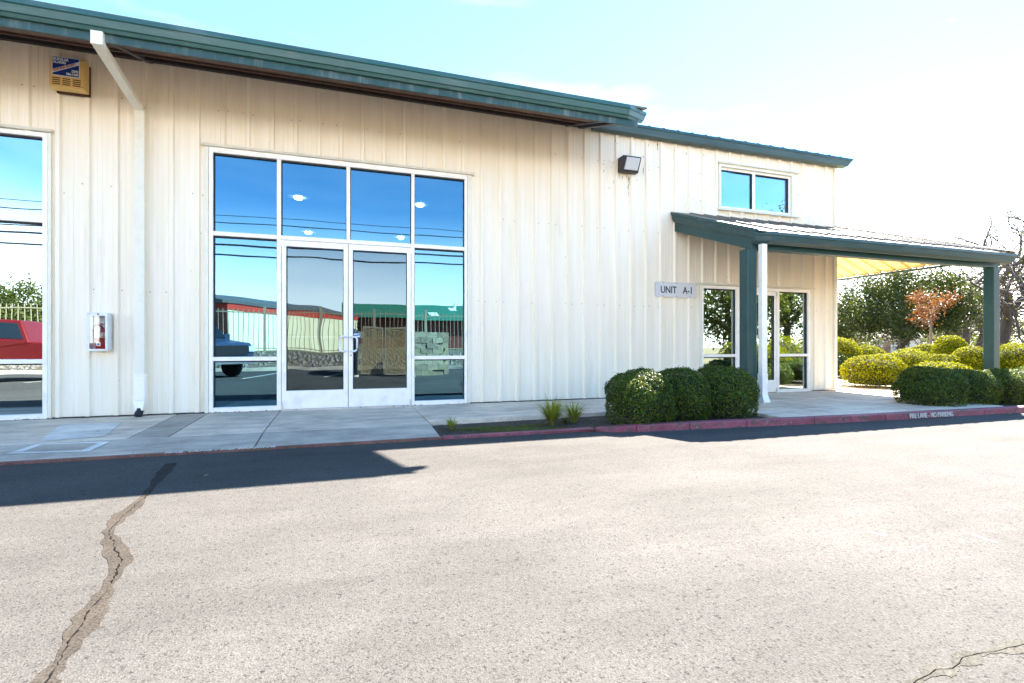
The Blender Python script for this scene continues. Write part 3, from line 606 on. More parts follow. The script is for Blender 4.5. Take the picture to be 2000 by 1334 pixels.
for k in range(46):
    x_ = random.uniform(4.2, 9.6); z_ = random.uniform(3.6, 4.5); s_ = random.uniform(.003, .007)
    if not (6.7 < x_ < 8.75): streak(x_, z_, s_, s_*3)
for k in range(30): streak(random.uniform(-3.3, 4), random.uniform(1.0, 4.3), random.uniform(.002, .004), .01) if False else None
b.build('algae_stains', STAIN, bld)['kind'] = 'stuff'
b = MB()
for k in range(260):
    x_ = random.choice([random.uniform(-5, -1.5), random.uniform(1.9, 3.4), random.uniform(-1.6, 6)]); y_ = -.04-abs(random.gauss(0, .035)); s_ = random.uniform(.006, .02)
    b.add([(x_-s_, y_, .006), (x_, y_-s_*.6, .012), (x_+s_, y_, .006), (x_, y_+s_*.5, .014)], [(0,1,2,3)])
tag(b.build('leaf_litter', DEBR), 'dead leaf crumbs gathered along the foot of the metal wall', 'leaf litter', kind='stuff')

# ================================================================== CANOPY
cano = thing('entrance_canopy', 'green trimmed lean-to canopy on green posts over the entry', 'canopy', (0,0,0))
YC, ZC, XL, XR, ZW = -2.06, 2.575, 5.86, 11.63, 3.335
sc_ = (ZW-ZC)/abs(YC)
def ribs(fn, n_, s0, s1): pass
# front roof sheet with raised ribs, hipped at the right corner
b = MB(); k0 = 0; xs = np.arange(XL-.02, XR+.001, RP)
def fz(y): return ZC+.01+(y-YC)*sc_
def hipx_end(x):      # highest y reached by the front plane at this x
    return 0.0 if x <= 9.75 else max(YC, YC*(x-9.75)/(XR-9.75))
ss_ = (ZW-ZC)/(XR-9.75)
b.add([(XL-.06,YC+.03,fz(YC)),(XR,YC+.03,fz(YC)),(9.75,-.032,ZW+.01),(XL-.06,-.032,ZW+.01)], [(0,1,2,3)])
b.add([(XL-.06,YC+.03,fz(YC)-.025),(XR,YC+.03,fz(YC)-.025),(9.75,-.032,ZW-.015),(XL-.06,-.032,ZW-.015)], [(3,2,1,0)])
b.build('roof_sheet', ROOFM, cano)
for xx in xs[1:]:
    ye = hipx_end(xx)-.04
    if ye-YC < .1: continue
    y0 = YC+.0
    MB().hexa([(xx-.034,y0,fz(y0)+.002),(xx+.034,y0,fz(y0)+.002),(xx+.034,ye,fz(ye)+.002),(xx-.034,ye,fz(ye)+.002)], [(xx-.016,y0,fz(y0)+.034),(xx+.016,y0,fz(y0)+.034),(xx+.016,ye,fz(ye)+.034),(xx-.016,ye,fz(ye)+.034)]).build('roof_rib', ROOFM, cano)
# side roof sheet: ribbed, cream underneath, open rib ends at the eave
def szx(x): return ZW+.01-(x-9.75)*ss_
b = MB(); ys = []
y = YC; prof = []
while y < 7.5:
    for dy, h in ((0,0),(.22,0),(.245,.034),(.28,.034)): prof.append((y+dy, h))
    y += RP
prof = [(p, h) for p, h in prof]
V, F = [], []
for (yy_, h) in prof:
    xa = 9.78 if yy_ > -.02 else 9.75+(XR-9.75)*min(1, yy_/YC)
    for zo in (.0, -.022): V.append((xa, yy_, szx(xa)+h+zo)); V.append((XR, yy_, szx(XR)+h+zo))
for i in range(len(prof)-1):
    a, c = 4*i, 4*(i+1); F += [(a, a+1, c+1, c), (a+3, a+2, c+2, c+3), (a+1, a+3, c+3, c+1)]
MB().add(V, F).build('side_roof_sheet', SOFY, cano)
MB().hexa([(XR-.07,-1.7,ZC-.07),(XR-.02,-1.7,ZC-.07),(XR-.02,7.4,ZC-.07),(XR-.07,7.4,ZC-.07)], [(XR-.07,-1.7,ZC-.028),(XR-.02,-1.7,ZC-.028),(XR-.02,7.4,ZC-.028),(XR-.07,7.4,ZC-.028)]).build('eave_angle', GREEND, cano)
nh = 10
for k in range(nh):
    t0, t1 = k/nh, (k+1)/nh; A_ = Vector((9.75,-.03,ZW+.05)); B_ = Vector((XR+.02,YC+.02,ZC+.045)); p, q = A_.lerp(B_, t0), A_.lerp(B_, t1); s2 = Vector((.07,.075,0))
    MB().hexa([p-s2-Vector((0,0,.02)),q-s2-Vector((0,0,.02)),q+s2-Vector((0,0,.02)),p+s2-Vector((0,0,.02))], [p-s2*.2+Vector((0,0,.012)),q-s2*.2+Vector((0,0,.012)),q+s2*.2+Vector((0,0,.012)),p+s2*.2+Vector((0,0,.012))]).build('hip_cap', ROOFM, cano)
# front gutter (two lengths) + mitred corner at the left
gc = [(YC,ZC),(YC-.004,ZC-.045),(YC+.012,ZC-.055),(YC+.028,ZC-.125),(YC+.05,ZC-.14),(YC+.085,ZC-.165),(YC+.13,ZC-.165),(YC+.13,ZC-.02),(YC+.05,ZC-.01)]
for a, c in [(XL+.13,8.9),(8.9,XR-.04)]: MB().extx(gc, a+.001, c-.001).build('gutter', GREEN2, cano)
MB().prism(None, [(XR-.04,y,z) for y, z in gc], [(XR+.07-(ZC-z)*.5,y,z) for y, z in gc]).build('gutter_end', GREEN2, cano)
MB().prism(None, [(XL-.09+(y-YC)*.4, y+.10, z) for y, z in gc], [(XL+.129,y,z) for y, z in gc]).build('gutter_corner', GREEN2, cano)
# left rake: trim and beam under it
def rk(y): return ZC+(y-YC)*sc_
p = [(-.115,.02),(-.12,-.03),(-.10,-.04),(-.085,-.115),(-.05,-.165),(.02,-.165),(.02,.02)]
ya, yb = YC+.10, -.034
MB().prism(None, [(XL+x, ya, rk(ya)+z) for x, z in p], [(XL+x-.03, yb, rk(yb)+z) for x, z in p]).build('rake_trim', GREEN2, cano)
ya = -1.72
MB().hexa([(XL-.04,ya,rk(ya)-.32),(XL+.06,ya,rk(ya)-.32),(XL+.04,yb,rk(yb)-.33),(XL-.06,yb,rk(yb)-.33)], [(XL-.04,ya,rk(ya)-.16),(XL+.06,ya,rk(ya)-.16),(XL+.04,yb,rk(yb)-.16),(XL-.06,yb,rk(yb)-.16)]).build('rake_beam', GREENP, cano)
MB().box(XL-.06, 11.52, -1.86, -1.73, 2.345, 2.55).build('front_beam', GREENP, cano, bevel=.006)
for xx in (5.80, 11.43):
    MB().box(xx-.085, xx+.085, -1.88, -1.71, -.06, 2.344).build('post', GREENP, cano, bevel=.008)
# white downspout on the left post, with boot and kick-out
dd = MB().box(5.892, 5.985, -1.975, -1.895, .48, ZC-.166).build('downspout', WHITE, cano, bevel=.006)
MB().box(5.886, 5.991, -1.982, -1.888, .47, .495).build('joint_band', WHITE, dd)
MB().box(5.888, 5.989, -1.98, -1.89, .19, .47).build('boot', WHITE, dd)
MB().hexa([(5.84,-2.06,.085),(5.96,-2.06,.085),(5.97,-1.97,.045),(5.85,-1.97,.045)], [(5.888,-1.98,.189),(5.989,-1.98,.189),(5.989,-1.89,.189),(5.888,-1.89,.189)]).build('kick_out', WHITE, dd)

# ================================================================== THINGS ON THE WALL
al = thing('alarm_box', 'tan slotted alarm box with blue sticker high on the wall', 'alarm box', (-3.155,-.03,4.07))
TAN = mat('alarm_box_tan', (.72,.48,.17), .5, .08, 8)
MB().box(-.15,.19,-.035,-.001,-.02,.36).build('back_plate', mat('alarm_back_dark', (.06,.02,.012), .7, .3, 10), al)
MB().hexa([(-.18,-.13,.02),(.16,-.13,.02),(.185,-.036,.0),(-.185,-.036,.0)], [(-.18,-.13,.385),(.16,-.13,.385),(.185,-.036,.40),(-.185,-.036,.40)]).build('housing', TAN, al, bevel=.004)
sm = MB().box(-.04,.04,-.1325,-.1295,0,.011).mesh('slot', mat('slot_dark', (.05,.03,.012), .8, .2, 9))
for i in range(3):
    for j in range(4): obj('slot', sm, al, (-.115+i*.103, 0, .045+j*.024))
for xx, zz in ((.145,.365),(.148,.04)): MB().box(xx-.008,xx+.008,-.1325,-.1295,zz,zz+.005).build('screw_slot', BLACK, al)
pl = MB().box(-.155,.125,-.1365,-.131,.15,.385).build('sticker_plate', WHST, al)
NAVY = mat('navy_print', (.008,.035,.20), .4, .1, 20); REDP = mat('red_print', (.38,.02,.015), .4, .1, 20)
MB().add([(-.148,-.1375,.378),(-.148,-.1375,.222),(.118,-.1375,.352),(.118,-.1375,.378)], [(0,1,2,3)]).build('blue_field', NAVY, pl)
MB().add([(-.148,-.1375,.157),(.118,-.1375,.157),(.118,-.1375,.308),(-.148,-.1375,.178)], [(0,1,2,3)]).build('blue_field', NAVY, pl)
F_ = ((1,0,0),(0,0,1))
text('lettering', 'BURGLAR', .044, WHST, pl, (-.142,-.139,.338), *F_, xs=.80, ext=.0006, bold=.0016)
text('lettering', 'ALARMS', .044, WHST, pl, (-.142,-.139,.300), *F_, xs=.80, ext=.0006, bold=.0016)
text('lettering', '(209)', .038, WHST, pl, (.112,-.139,.212), *F_, align='RIGHT', xs=.85, ext=.0006, bold=.0016)
text('lettering', '586-1000', .038, WHST, pl, (.112,-.139,.172), *F_, align='RIGHT', xs=.85, ext=.0006, bold=.0016)
text('lettering', 'CALIFORNIA SECURITY', .034, REDP, pl, (-.140,-.139,.194), (.266,0,.130), (-.130,0,.266), xs=.72, ext=.0006, bold=.0012)

cb = thing('extinguisher_cabinet', 'white metal cabinet with clear front fixed to the ribbed wall', 'cabinet', (-2.85,-.03,.845))
CW = mat('cabinet_white', (.78,.78,.78), .35, .05, 9, dirt=(.3,.2,.12), dfac=.4, ds=9)
b = MB(); b.box(-.105,.105,-.012,0,0,.475); b.box(-.105,-.095,-.13,-.012,0,.475); b.box(.095,.105,-.13,-.012,0,.475); b.box(-.095,.095,-.13,-.012,0,.012); b.box(-.095,.095,-.13,-.012,.463,.475); b.build('shell', CW, cb)
b = MB(); b.box(-.107,-.082,-.141,-.131,-.002,.477); b.box(.084,.107,-.141,-.131,-.002,.477); b.box(-.082,.084,-.141,-.131,-.002,.022); b.box(-.082,.084,-.141,-.131,.437,.477); b.build('door_frame', CW, cb)
MB().box(-.083,.085,-.138,-.135,.021,.438).build('clear_pane', CLEARG, cb)
MB().lathe([(.009,-.147),(.009,-.141)], axis='y', c=(.01,0,.458), n=10).build('latch', BLACK, cb)
ex = thing('fire_extinguisher', 'red fire extinguisher with black hose inside the white cabinet', 'fire extinguisher', (-2.835,-.10,.859))
REDX = mat('extinguisher_red', (.33,.018,.014), .25, .06, 9)
MB().lathe([(.045,0),(.055,.01),(.055,.225),(.05,.25),(.035,.272),(.018,.284),(.018,.305)], n=20).build('cylinder', REDX, ex, smooth=True)
MB().lathe([(.0562,.145),(.0562,.215)], n=20).build('label_band', mat('label_paper', (.6,.45,.3), .6, .3, 60), ex, smooth=True)
MB().lathe([(.02,.300),(.022,.315),(.014,.335)], n=12).build('valve', mat('valve_pink', (.35,.12,.13), .4, .1, 9), ex)
MB().hexa([(-.012,-.012,.335),(.06,-.012,.35),(.06,.012,.35),(-.012,.012,.335)], [(-.012,-.012,.342),(.06,-.012,.365),(.06,.012,.365),(-.012,.012,.342)]).build('lever', HSILV, ex)
MB().hexa([(0,-.01,.305),(.055,-.01,.275),(.055,.01,.275),(0,.01,.305)], [(0,-.01,.315),(.055,-.01,.285),(.055,.01,.285),(0,.01,.315)]).build('carry_handle', HSILV, ex)
MB().tube([(-.015,-.01,.312),(-.045,-.02,.31),(-.068,-.022,.285),(-.075,-.022,.24),(-.072,-.02,.18),(-.058,-.02,.12)], .011, 8).build('hose', BLACK, ex, smooth=True)
MB().box(-.045,.012,-.0285-.03,-.0275-.03,.15,.285).build('tag', WHST, ex)
MB().box(-.030,.016,-.0585,-.0575,.045,.09).build('sticker', WHST, ex); MB().lathe([(.012,-.0595),(.012,-.0588)], axis='y', c=(-.007,0,.07), n=10).build('sticker_print', BLACK, ex)

wl = thing('wall_light', 'dark bronze wall-pack floodlight above the entry end of the wall', 'wall light', (4.80,-.03,3.93))
MB().prism(None, [(-.175,0,0),(-.175,-.10,.0),(-.175,-.21,.225),(-.175,-.19,.25),(-.175,0,.25)], [(.175,0,0),(.175,-.10,.0),(.175,-.21,.225),(.175,-.19,.25),(.175,0,.25)]).build('housing', BRONZE, wl, bevel=.008)
LENS = mat('prismatic_lens', (.62,.64,.66), .15, .05, 30, spec=.8)
MB().hexa([(-.12,-.128,.035),(.145,-.128,.035),(.145,-.10,.03),(-.12,-.10,.03)], [(-.12,-.222,.215),(.145,-.222,.215),(.145,-.19,.22),(-.12,-.19,.22)]).build('lens', LENS, wl, bevel=.006)

us = thing('unit_sign', 'white plate sign reading UNIT A-1 screwed beside the entry', 'sign', (5.835,-.031,1.795))
PL = mat('sign_white', (.66,.64,.64), .4, .03, 5)
def rrect(w_, h_, r):
    o = []
    for cx, cz, a0 in ((w_/2-r,h_-r,0),(-w_/2+r,h_-r,90),(-w_/2+r,r,180),(w_/2-r,r,270)):
        for k in range(5): t = math.radians(a0+k*22.5); o.append((cx+r*math.cos(t), cz+r*math.sin(t)))
    return o
MB().exty(rrect(.885,.27,.03), -.012, 0).build('plate', PL, us)
DGL = mat('dark_green_letter', (.02,.05,.065), .4, .05, 9)
text('lettering', 'UNIT', .175, DGL, us, (-.345,-.014,.072), *F_, xs=.84, ext=.0015, bold=.0028)
text('lettering', 'A-1', .175, DGL, us, (.355,-.014,.072), *F_, align='RIGHT', xs=.84, ext=.0015, bold=.0028)
for xx in (-.29,0,.29):
    for zz in (.018,.252): MB().lathe([(.008,-.0155),(.008,-.0122)], axis='y', c=(xx,0,zz), n=8).build('screw', BRONZE, us)

# lamps inside, hanging behind the storefront
LAMP = emat('lamp_glow', (1,.97,.92), 9.0); SHADE = mat('lamp_shade_white', (.75,.75,.72), .4, .03, 4)
def pendant(px, py, depth, where):
    x_, z_ = W(px, py, depth)
    t = thing('pendant_lamp', 'round white high-bay lamp glowing inside, '+where, 'lamp', (x_, depth, z_), 0, 'high-bay lamps inside the hall')
    MB().lathe([(.05,.16),(.09,.10),(.20,.02),(.21,0),(.20,.0)], n=20).build('shade', SHADE, t, smooth=True)
    MB().lathe([(.02,-.06),(.07,-.045),(.09,0),(.07,.03)], n=14).build('bulb', LAMP, t, smooth=True)
    MB().tube([(0,0,.16),(0,0,.9 if z_ < 4 else .5)], .008, 5).build('cord', BLACK, t)
pendant(583,385,3.2,'behind the upper pane over the left door leaf'); pendant(820,399,3.2,'behind the upper pane beside the right door leaf')
pendant(602,453,6.2,'low behind the upper pane over the left door leaf'); pendant(783,463,6.2,'low behind the upper pane over the right door leaf')

# ================================================================== PLANTS
def bush_mesh(a, bb, h, n_, leaf, m_, p=2.6, seed=0, ragged=.03, flat=.0):
    r = np.random.default_rng(seed); d = r.normal(size=(n_*2, 3)); d[:, 2] = np.where(r.uniform(size=n_*2) < .72, np.abs(d[:, 2]), -np.abs(d[:, 2])*.75); d /= np.linalg.norm(d, axis=1, keepdims=True)
    sc = np.array([a, bb, h*.62]); q = (np.abs(d)**p).sum(1)**(-1/p); P = d*q[:, None]
    lump = .05*np.sin(P[:, 0]*5+seed)*np.sin(P[:, 1]*4+2*seed)+.035*np.sin(P[:, 2]*6+P[:, 0]*3+seed)+.028*np.sin(P[:, 0]*17+seed)*np.sin(P[:, 2]*15+P[:, 1]*11)
    depth = 1-np.abs(r.exponential(.04, n_*2))+lump+ragged*r.normal(size=n_*2)*.6+np.where(r.uniform(size=n_*2) < .012, r.uniform(.02, .08, n_*2), 0)
    P = P*depth[:, None]*sc+np.array([0, 0, h*.38]); k = (P[:, 2] > .01) & (P[:, 2] < h*1.15); P, d = P[k][:n_], d[k][:n_]
    nn = d/sc; nn /= np.linalg.norm(nn, axis=1, keepdims=True); nn = nn+r.normal(size=nn.shape)*.62
    return quads('foliage', m_, P, nn, leaf*np.ones(len(P)), .6)
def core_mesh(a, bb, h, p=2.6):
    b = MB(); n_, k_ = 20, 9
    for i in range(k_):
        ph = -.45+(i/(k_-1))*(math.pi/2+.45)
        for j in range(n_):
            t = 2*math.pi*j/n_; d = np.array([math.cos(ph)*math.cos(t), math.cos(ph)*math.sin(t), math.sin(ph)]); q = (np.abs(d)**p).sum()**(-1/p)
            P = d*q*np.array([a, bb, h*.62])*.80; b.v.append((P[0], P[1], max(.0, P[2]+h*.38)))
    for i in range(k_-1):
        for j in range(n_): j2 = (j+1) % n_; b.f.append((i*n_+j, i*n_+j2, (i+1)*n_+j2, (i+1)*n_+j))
    return b.mesh('shadow_core', CORE, True)  # closed hull, coloured dark for the shade deep inside the foliage
NB = 0
def bush(x, y, a, bb, h, label, m_=None, n_=7000, leaf=.032, z=-.06, group=None, p=2.6, rz_=0., cat='bush'):
    global NB; NB += 1
    t = thing('round_bush' if cat == 'bush' else 'clipped_hedge', label, cat, (x, y, z), rz_, group)
    obj('foliage', bush_mesh(a, bb, h, n_, leaf, m_ or LEAFB, p, NB), t); obj('shadow_core', core_mesh(a, bb, h, p), t); return t
# the three in front of the wall
bush(3.58,-2.32,.39,.40,.65,'rounded box bush with sunlit yellow top, end of three by the wall', n_=17000, leaf=.024, p=2.5)
bush(4.27,-2.17,.37,.44,.66,'rounded box bush in the middle of three against the wall', n_=17000, leaf=.024, p=2.45)
bush(5.00,-2.15,.43,.46,.675,'broad rounded box bush touching the green canopy post and white downspout', n_=18000, leaf=.024, p=2.4)
# right of the entry slab
bush(8.98,-2.28,.47,.44,.63,'dark rounded bush behind the kerb lettering', n_=17000, leaf=.024, p=2.5)
bush(9.84,-2.30,.40,.42,.58,'low clipped bush against the foot of the far canopy post', n_=13000, leaf=.026, p=2.4)
bush(10.62,-2.33,.40,.42,.58,'low clipped bush behind the kerb past the far canopy post', n_=12000, leaf=.026, p=2.4)
bush(11.42,-2.38,.42,.44,.60,'low clipped bush last in the row along the kerb', n_=9000, leaf=.028, p=2.4)
bush(11.5,.45,.60,.58,.76,'sunlit round bush beyond the walkway and building corner', LEAFH, 13000, .032)
bush(11.3,-1.05,.52,.50,.64,'sunlit bush behind the dark rounded bush', LEAFH, 11000, .032)
bush(13.9,3.6,.70,.7,.80,'low shaded bush beside the building corner', LEAFB, 6000, .04)
# back row
for px, dep, a, h, lab in [(1642,15.5,.62,1.22,'tall rounded hedge mound next to the building corner'), (1694,16.0,.66,.98,'sloping hedge mound beside the tall mound'),
    (1772,14.5,.80,.86,'wide yellow-topped hedge mound under the oak'), (1803,16.2,.62,.98,'small hedge mound behind the wide one'), (1856,15.2,.56,1.24,'raised rounded topiary standing above the hedge'),
    (1845,14.0,.62,.72,'low hedge link in front of the raised topiary'), (1905,13.8,.66,.95,'hedge mound left against the far canopy post'), (1985,13.6,.85,1.02,'hedge mound past the far canopy post')]:
    u = (px-1000)/1000; X_, Y_ = dep*(CC*u+SS), dep*(CC-SS*u)-D
    bush(X_, Y_, a*.9, a*.85, h*1.02, lab, LEAFH, 15000, .036, p=2.15)
# grass tufts
def tuft(x, y, n_, h, sp, label, m_=LEAFG, dry=0):
    t = thing('grass_tuft', label, 'grass tuft', (x, y, -.085)); b = MB(); b2 = MB()
    for k in range(n_+dry):
        a = random.uniform(0, 2*math.pi); L_ = h*random.uniform(.6, 1.1); o = sp*random.uniform(.3, 1.1); droop = random.uniform(.2, 1.0); wv = random.uniform(.003, .006)
        if k >= n_: o *= 1.1; droop = 1.6; L_ *= .75
        r0 = random.uniform(0, .03); tx, ty = -math.sin(a)*wv, math.cos(a)*wv; vs_ = []
        for i in range(6):
            q = i/5; rr = r0+o*q**1.5; z = L_*(q-droop*.45*q*q*q); ww = (1-q)**.6
            vs_ += [(math.cos(a)*rr+tx*ww, math.sin(a)*rr+ty*ww, z), (math.cos(a)*rr-tx*ww, math.sin(a)*rr-ty*ww, z)]
        (b if k < n_ else b2).add(vs_, [(2*i, 2*i+1, 2*i+3, 2*i+2) for i in range(5)])
    b.build('blades', m_, t)
    if dry: b2.build('dry_blades', STRAW, t)
tuft(1.27,-1.95,80,.19,.12,'small sparse grass tuft with dry blades by the apron edge', dry=45)
tuft(2.50,-2.08,340,.42,.32,'tall yellow-green grass clump in the planting bed', dry=50)
tuft(2.86,-1.95,210,.34,.28,'dark green grass clump next to the taller clump', LEAFG, 12)
tuft(2.72,-2.0,60,.15,.12,'thin short grass between the two grass clumps', LEAFM, 5)
# stray leaves on the ground
def stray(x, y, z, col, s, label):
    o = MB().add([(-s,0,.003),(-.2*s,-.4*s,.012),(s,0,.004),(.1*s,.45*s,.014)], [(0,1,2,3)]).build('fallen_leaf', col, None, (x, y, z), bevel=0); o.rotation_euler.z = random.uniform(0, 3); tag(o, label, 'leaf', None)
LF = mat('dry_leaf_tan', (.30,.22,.12), .8, .2, 40); LFY = mat('dry_leaf_yellow', (.42,.32,.08), .8, .2, 40); LFD = mat('dark_leaf', (.03,.025,.02), .8, .2, 40)
for px, py, c, s, lab in [(403,932,LF,.022,'tan leaf lying on the shaded asphalt'),(1972,809,LFY,.05,'yellow leaf at the foot of the kerb past the lettering'),(726,791,LFD,.03,'dark leaf in front of the right door leaf'),(788,796,LFD,.035,'dark leaf in front of the pane beside the right door leaf'),(190,845,LFD,.02,'dark leaf on the pale mortar patch')]:
    z_ = -.1 if py > 800 and px not in (190,) else -.012
    if px == 190: z_ = -.028
    x_, y_ = G(px, py, z_); stray(x_, y_, z_+.006, c, s, lab)

# ================================================================== TREES
def grow(b, tips, p, d, L_, r, depth, spread=.6, droop=0., wig=.18, kids=(2, 3), rs=random, minr=.006):
    pts = [p]; rad = [r]; q = p.copy(); dd_ = d.copy(); n_ = 4
    for i in range(n_):
        dd_ = (dd_+Vector((rs.gauss(0, wig), rs.gauss(0, wig), rs.gauss(0, wig)-droop))).normalized(); q = q+dd_*(L_/n_); pts.append(q.copy()); rad.append(max(minr, r*(1-.4*(i+1)/n_)))
    b.tube(pts, rad, 6 if r > .05 else 4, cap=False)
    if depth <= 1: tips += [pts[2].copy(), pts[3].copy(), pts[4].copy()]
    if depth == 0: return
    for k in range(rs.randint(*kids)):
        at = pts[rs.choice((2, 3, 4))] if k else pts[-1]
        nd_ = (dd_+Vector((rs.gauss(0, spread), rs.gauss(0, spread), rs.gauss(.05, spread*.7)))).normalized()
        grow(b, tips, at, nd_, L_*rs.uniform(.62, .85), r*.58, depth-1, spread, droop, wig, kids, rs, minr)
def tree(name, label, x, y, h, r, crown, leafm, nleaf, leaf, seed, bark=BARK, depth=4, trunk=.3, cs=(1,1,1), cc=None, spread=.6, tipr=.45, group=None, z=-.12, fill=0, wig=.18, straight=False):
    rs = random.Random(seed); t = thing(name, label, 'tree', (x, y, z), 0, group); b = MB(); tips = []
    th = h*trunk; k = 5; pts = [Vector((rs.uniform(-.04, .04)*i*r*4*(0 if straight else 1), rs.uniform(-.04, .04)*i*r*4*(0 if straight else 1), th*i/k)) for i in range(k+1)]
    b.tube(pts, [r*1.35]+[r*(1-.08*i) for i in range(k)], 9, cap=False)
    for q in range(5 if depth > 2 else 4):
        a = 2*math.pi*q/5+rs.uniform(-.4, .4)
        grow(b, tips, pts[-1-(q % 2)], Vector((math.cos(a)*.75*cs[0], math.sin(a)*.75*cs[1], .8)).normalized(), (h-th)*.36, r*.6, depth-1, spread, wig=wig, rs=rs)
    b.build('trunk', bark, t, smooth=True)
    if nleaf:
        r2 = np.random.default_rng(seed); T = np.array([tuple(p) for p in tips]); P = T[r2.integers(0, len(T), nleaf)]+r2.normal(size=(nleaf, 3))*tipr*np.array([1, 1, .75])
        if crown:   # extra clumps filling an ellipsoid crown
            c = np.array(crown[0]); e = np.array(crown[1]); nc = crown[2]; d = r2.normal(size=(nc, 3)); d /= np.linalg.norm(d, axis=1, keepdims=True); rad = r2.uniform(.35, 1, nc)**.5*(1+.22*np.sin(d[:, 0]*5+seed)*np.sin(d[:, 2]*4))
            cl = c+d*rad[:, None]*e; m_ = crown[3]; Q = cl[r2.integers(0, nc, m_)]+r2.normal(size=(m_, 3))*crown[4]; P = np.concatenate([P, Q])
        P = P[P[:, 2] > th*.45]; nn = r2.normal(size=P.shape)+np.array([0, 0, .5]); obj('crown', quads('crown', leafm, P, nn, leaf*np.ones(len(P)), .65), t)
    return t
def at(px, dep): u = (px-1000)/1000; return dep*(CC*u+SS), dep*(CC-SS*u)-D
x_, y_ = at(1765, 34)
tree('oak_tree', 'broad dark evergreen oak beyond the hedges', x_, y_, 6.2, .33, ((-.2,0,3.9),(4.0,3.6,2.1),190,30000,.36), LEAFO, 9000, .15, 3, depth=4, trunk=.26, tipr=.5)
x_, y_ = at(1650, 48)
tree('oak_tree', 'lighter green tree behind the evergreen oak near the building corner', x_, y_, 5.2, .2, ((0,0,2.9),(2.6,2.6,1.6),90,9000,.35), LEAFM, 4000, .17, 5, depth=3)
x_, y_ = at(1870, 50)
tree('oak_tree', 'pale green leafy tree between the oak and the bare trees', x_, y_, 9.2, .25, ((-.5,0,5.2),(3.6,3,2.6),80,8000,.4), LEAFM, 3000, .18, 9, depth=4)
x_, y_ = at(1818, 22)
tree('small_maple', 'slender young tree with rusty orange leaves', x_, y_, 4.0, .06, None, LEAFR, 2400, .075, 12, BARKP, depth=3, trunk=.60, cs=(1.25,1.25,1), tipr=.16, spread=.75, straight=True)
for px, dep, h, r, sd, nl, lab in [(1962,36,14.0,.40,21,1500,'tall gnarled bare oak right past the far canopy post'),(1885,42,14.0,.30,22,900,'bare oak with a dark forked trunk beside the power cables'),(2030,34,12.5,.36,23,1800,'bare spreading oak last beyond the far canopy post'),(1915,50,11,.3,27,6000,'half-bare oak with lichen-green twigs far behind the canopy post'),(1860,56,8.5,.22,29,4500,'thin scrubby tree between the orange tree and canopy post')]:
    x_, y_ = at(px, dep); tree('bare_oak', lab, x_, y_, h, r, None, LEAFM if nl > 1000 else LEAFO, nl, .11, sd, BARK, depth=5, trunk=.26, spread=.75, tipr=.35, wig=.26)
for px, dep, h, lab in [(1725,60,4.2,'leafless pale shrub below the evergreen oak crown'),(1800,64,4.4,'leafless pale shrub behind the orange tree trunk'),(1660,70,4.6,'leafless pale shrub by the building corner')]:
    x_, y_ = at(px, dep); tree('bare_shrub', lab, x_, y_, h, .12, None, LEAFR, 400, .09, int(px), BARKP, depth=4, trunk=.2, spread=.9, tipr=.3)
# far wood closing the view
P = []; r2 = np.random.default_rng(44)
for k in range(60):
    px = r2.uniform(1590, 2150); dep = r2.uniform(80, 120); X_, Y_ = at(px, dep); hh = r2.uniform(3.5, 8.5); P.append(np.array([X_, Y_, hh*.5])+r2.normal(size=(600, 3))*np.array([1.8, 1.8, hh*.28]))
P = np.concatenate(P); P = P[P[:, 2] > -.1]
fw = obj('far_wood', quads('far_wood', LEAFM, P, r2.normal(size=P.shape)+np.array([0,0,.4]), .34*np.ones(len(P)), .7)); tag(fw, 'hazy far-off belt of trees behind the hedges', 'wood', kind='stuff')
# pale house glimpsed behind the shrubs
hx_, hy_ = at(1700, 85)
hs = thing('pale_house', 'low pale house glimpsed between the tree trunks beyond the hedges', 'house', (hx_, hy_, -.12), -.5)
PALE = mat('pale_siding', (.55,.52,.46), .7, .08, 1)
MB().box(-6,6,-3,3,0,2.5).build('wall', PALE, hs)
MB().prism(None, [(-6.4,-3.5,2.45),(-6.4,3.5,2.45),(-6.4,0,4.1)], [(6.4,-3.5,2.45),(6.4,3.5,2.45),(6.4,0,4.1)]).build('roof', mat('house_roof', (.30,.28,.26), .8, .1, 1), hs)
for xx in (-4,-1,2.5): MB().box(xx,xx+1.1,-3.04,-3.0,.9,2.0).build('window', mat('far_window', (.05,.06,.07), .2, .1, 1), hs)
MB().box(.6,1.5,-3.04,-3.0,0,2.05).build('door', mat('far_door', (.2,.1,.06), .5, .1, 1), hs)
# cables seen by the far post
def cable(name, label, a, b_, sag, r, group):
    a, b_ = Vector(a), Vector(b_); pts = [a.lerp(b_, i/24)-Vector((0,0,sag*4*(i/24)*(1-i/24))) for i in range(25)]
    o = MB().tube(pts, r, 5).build(name, BLACK); tag(o, label, 'cable', group)
for i, (y0, y1) in enumerate([(592,566),(603,580),(612,594),(624,604)]):
    xa, ya = at(1830, 46); xb, yb = at(2150, 34)
    cable('overhead_cable', ['thin uppermost power cable behind the far canopy post','second power cable down behind the far canopy post','third power cable down behind the far canopy post','thick lowest cable behind the far canopy post'][i], (xa, ya, CAMH+(677-y0+4)*.046), (xb, yb, CAMH+(677-y1+18)*.034), .25, .045+.03*(i == 3), 'cables behind the canopy post')

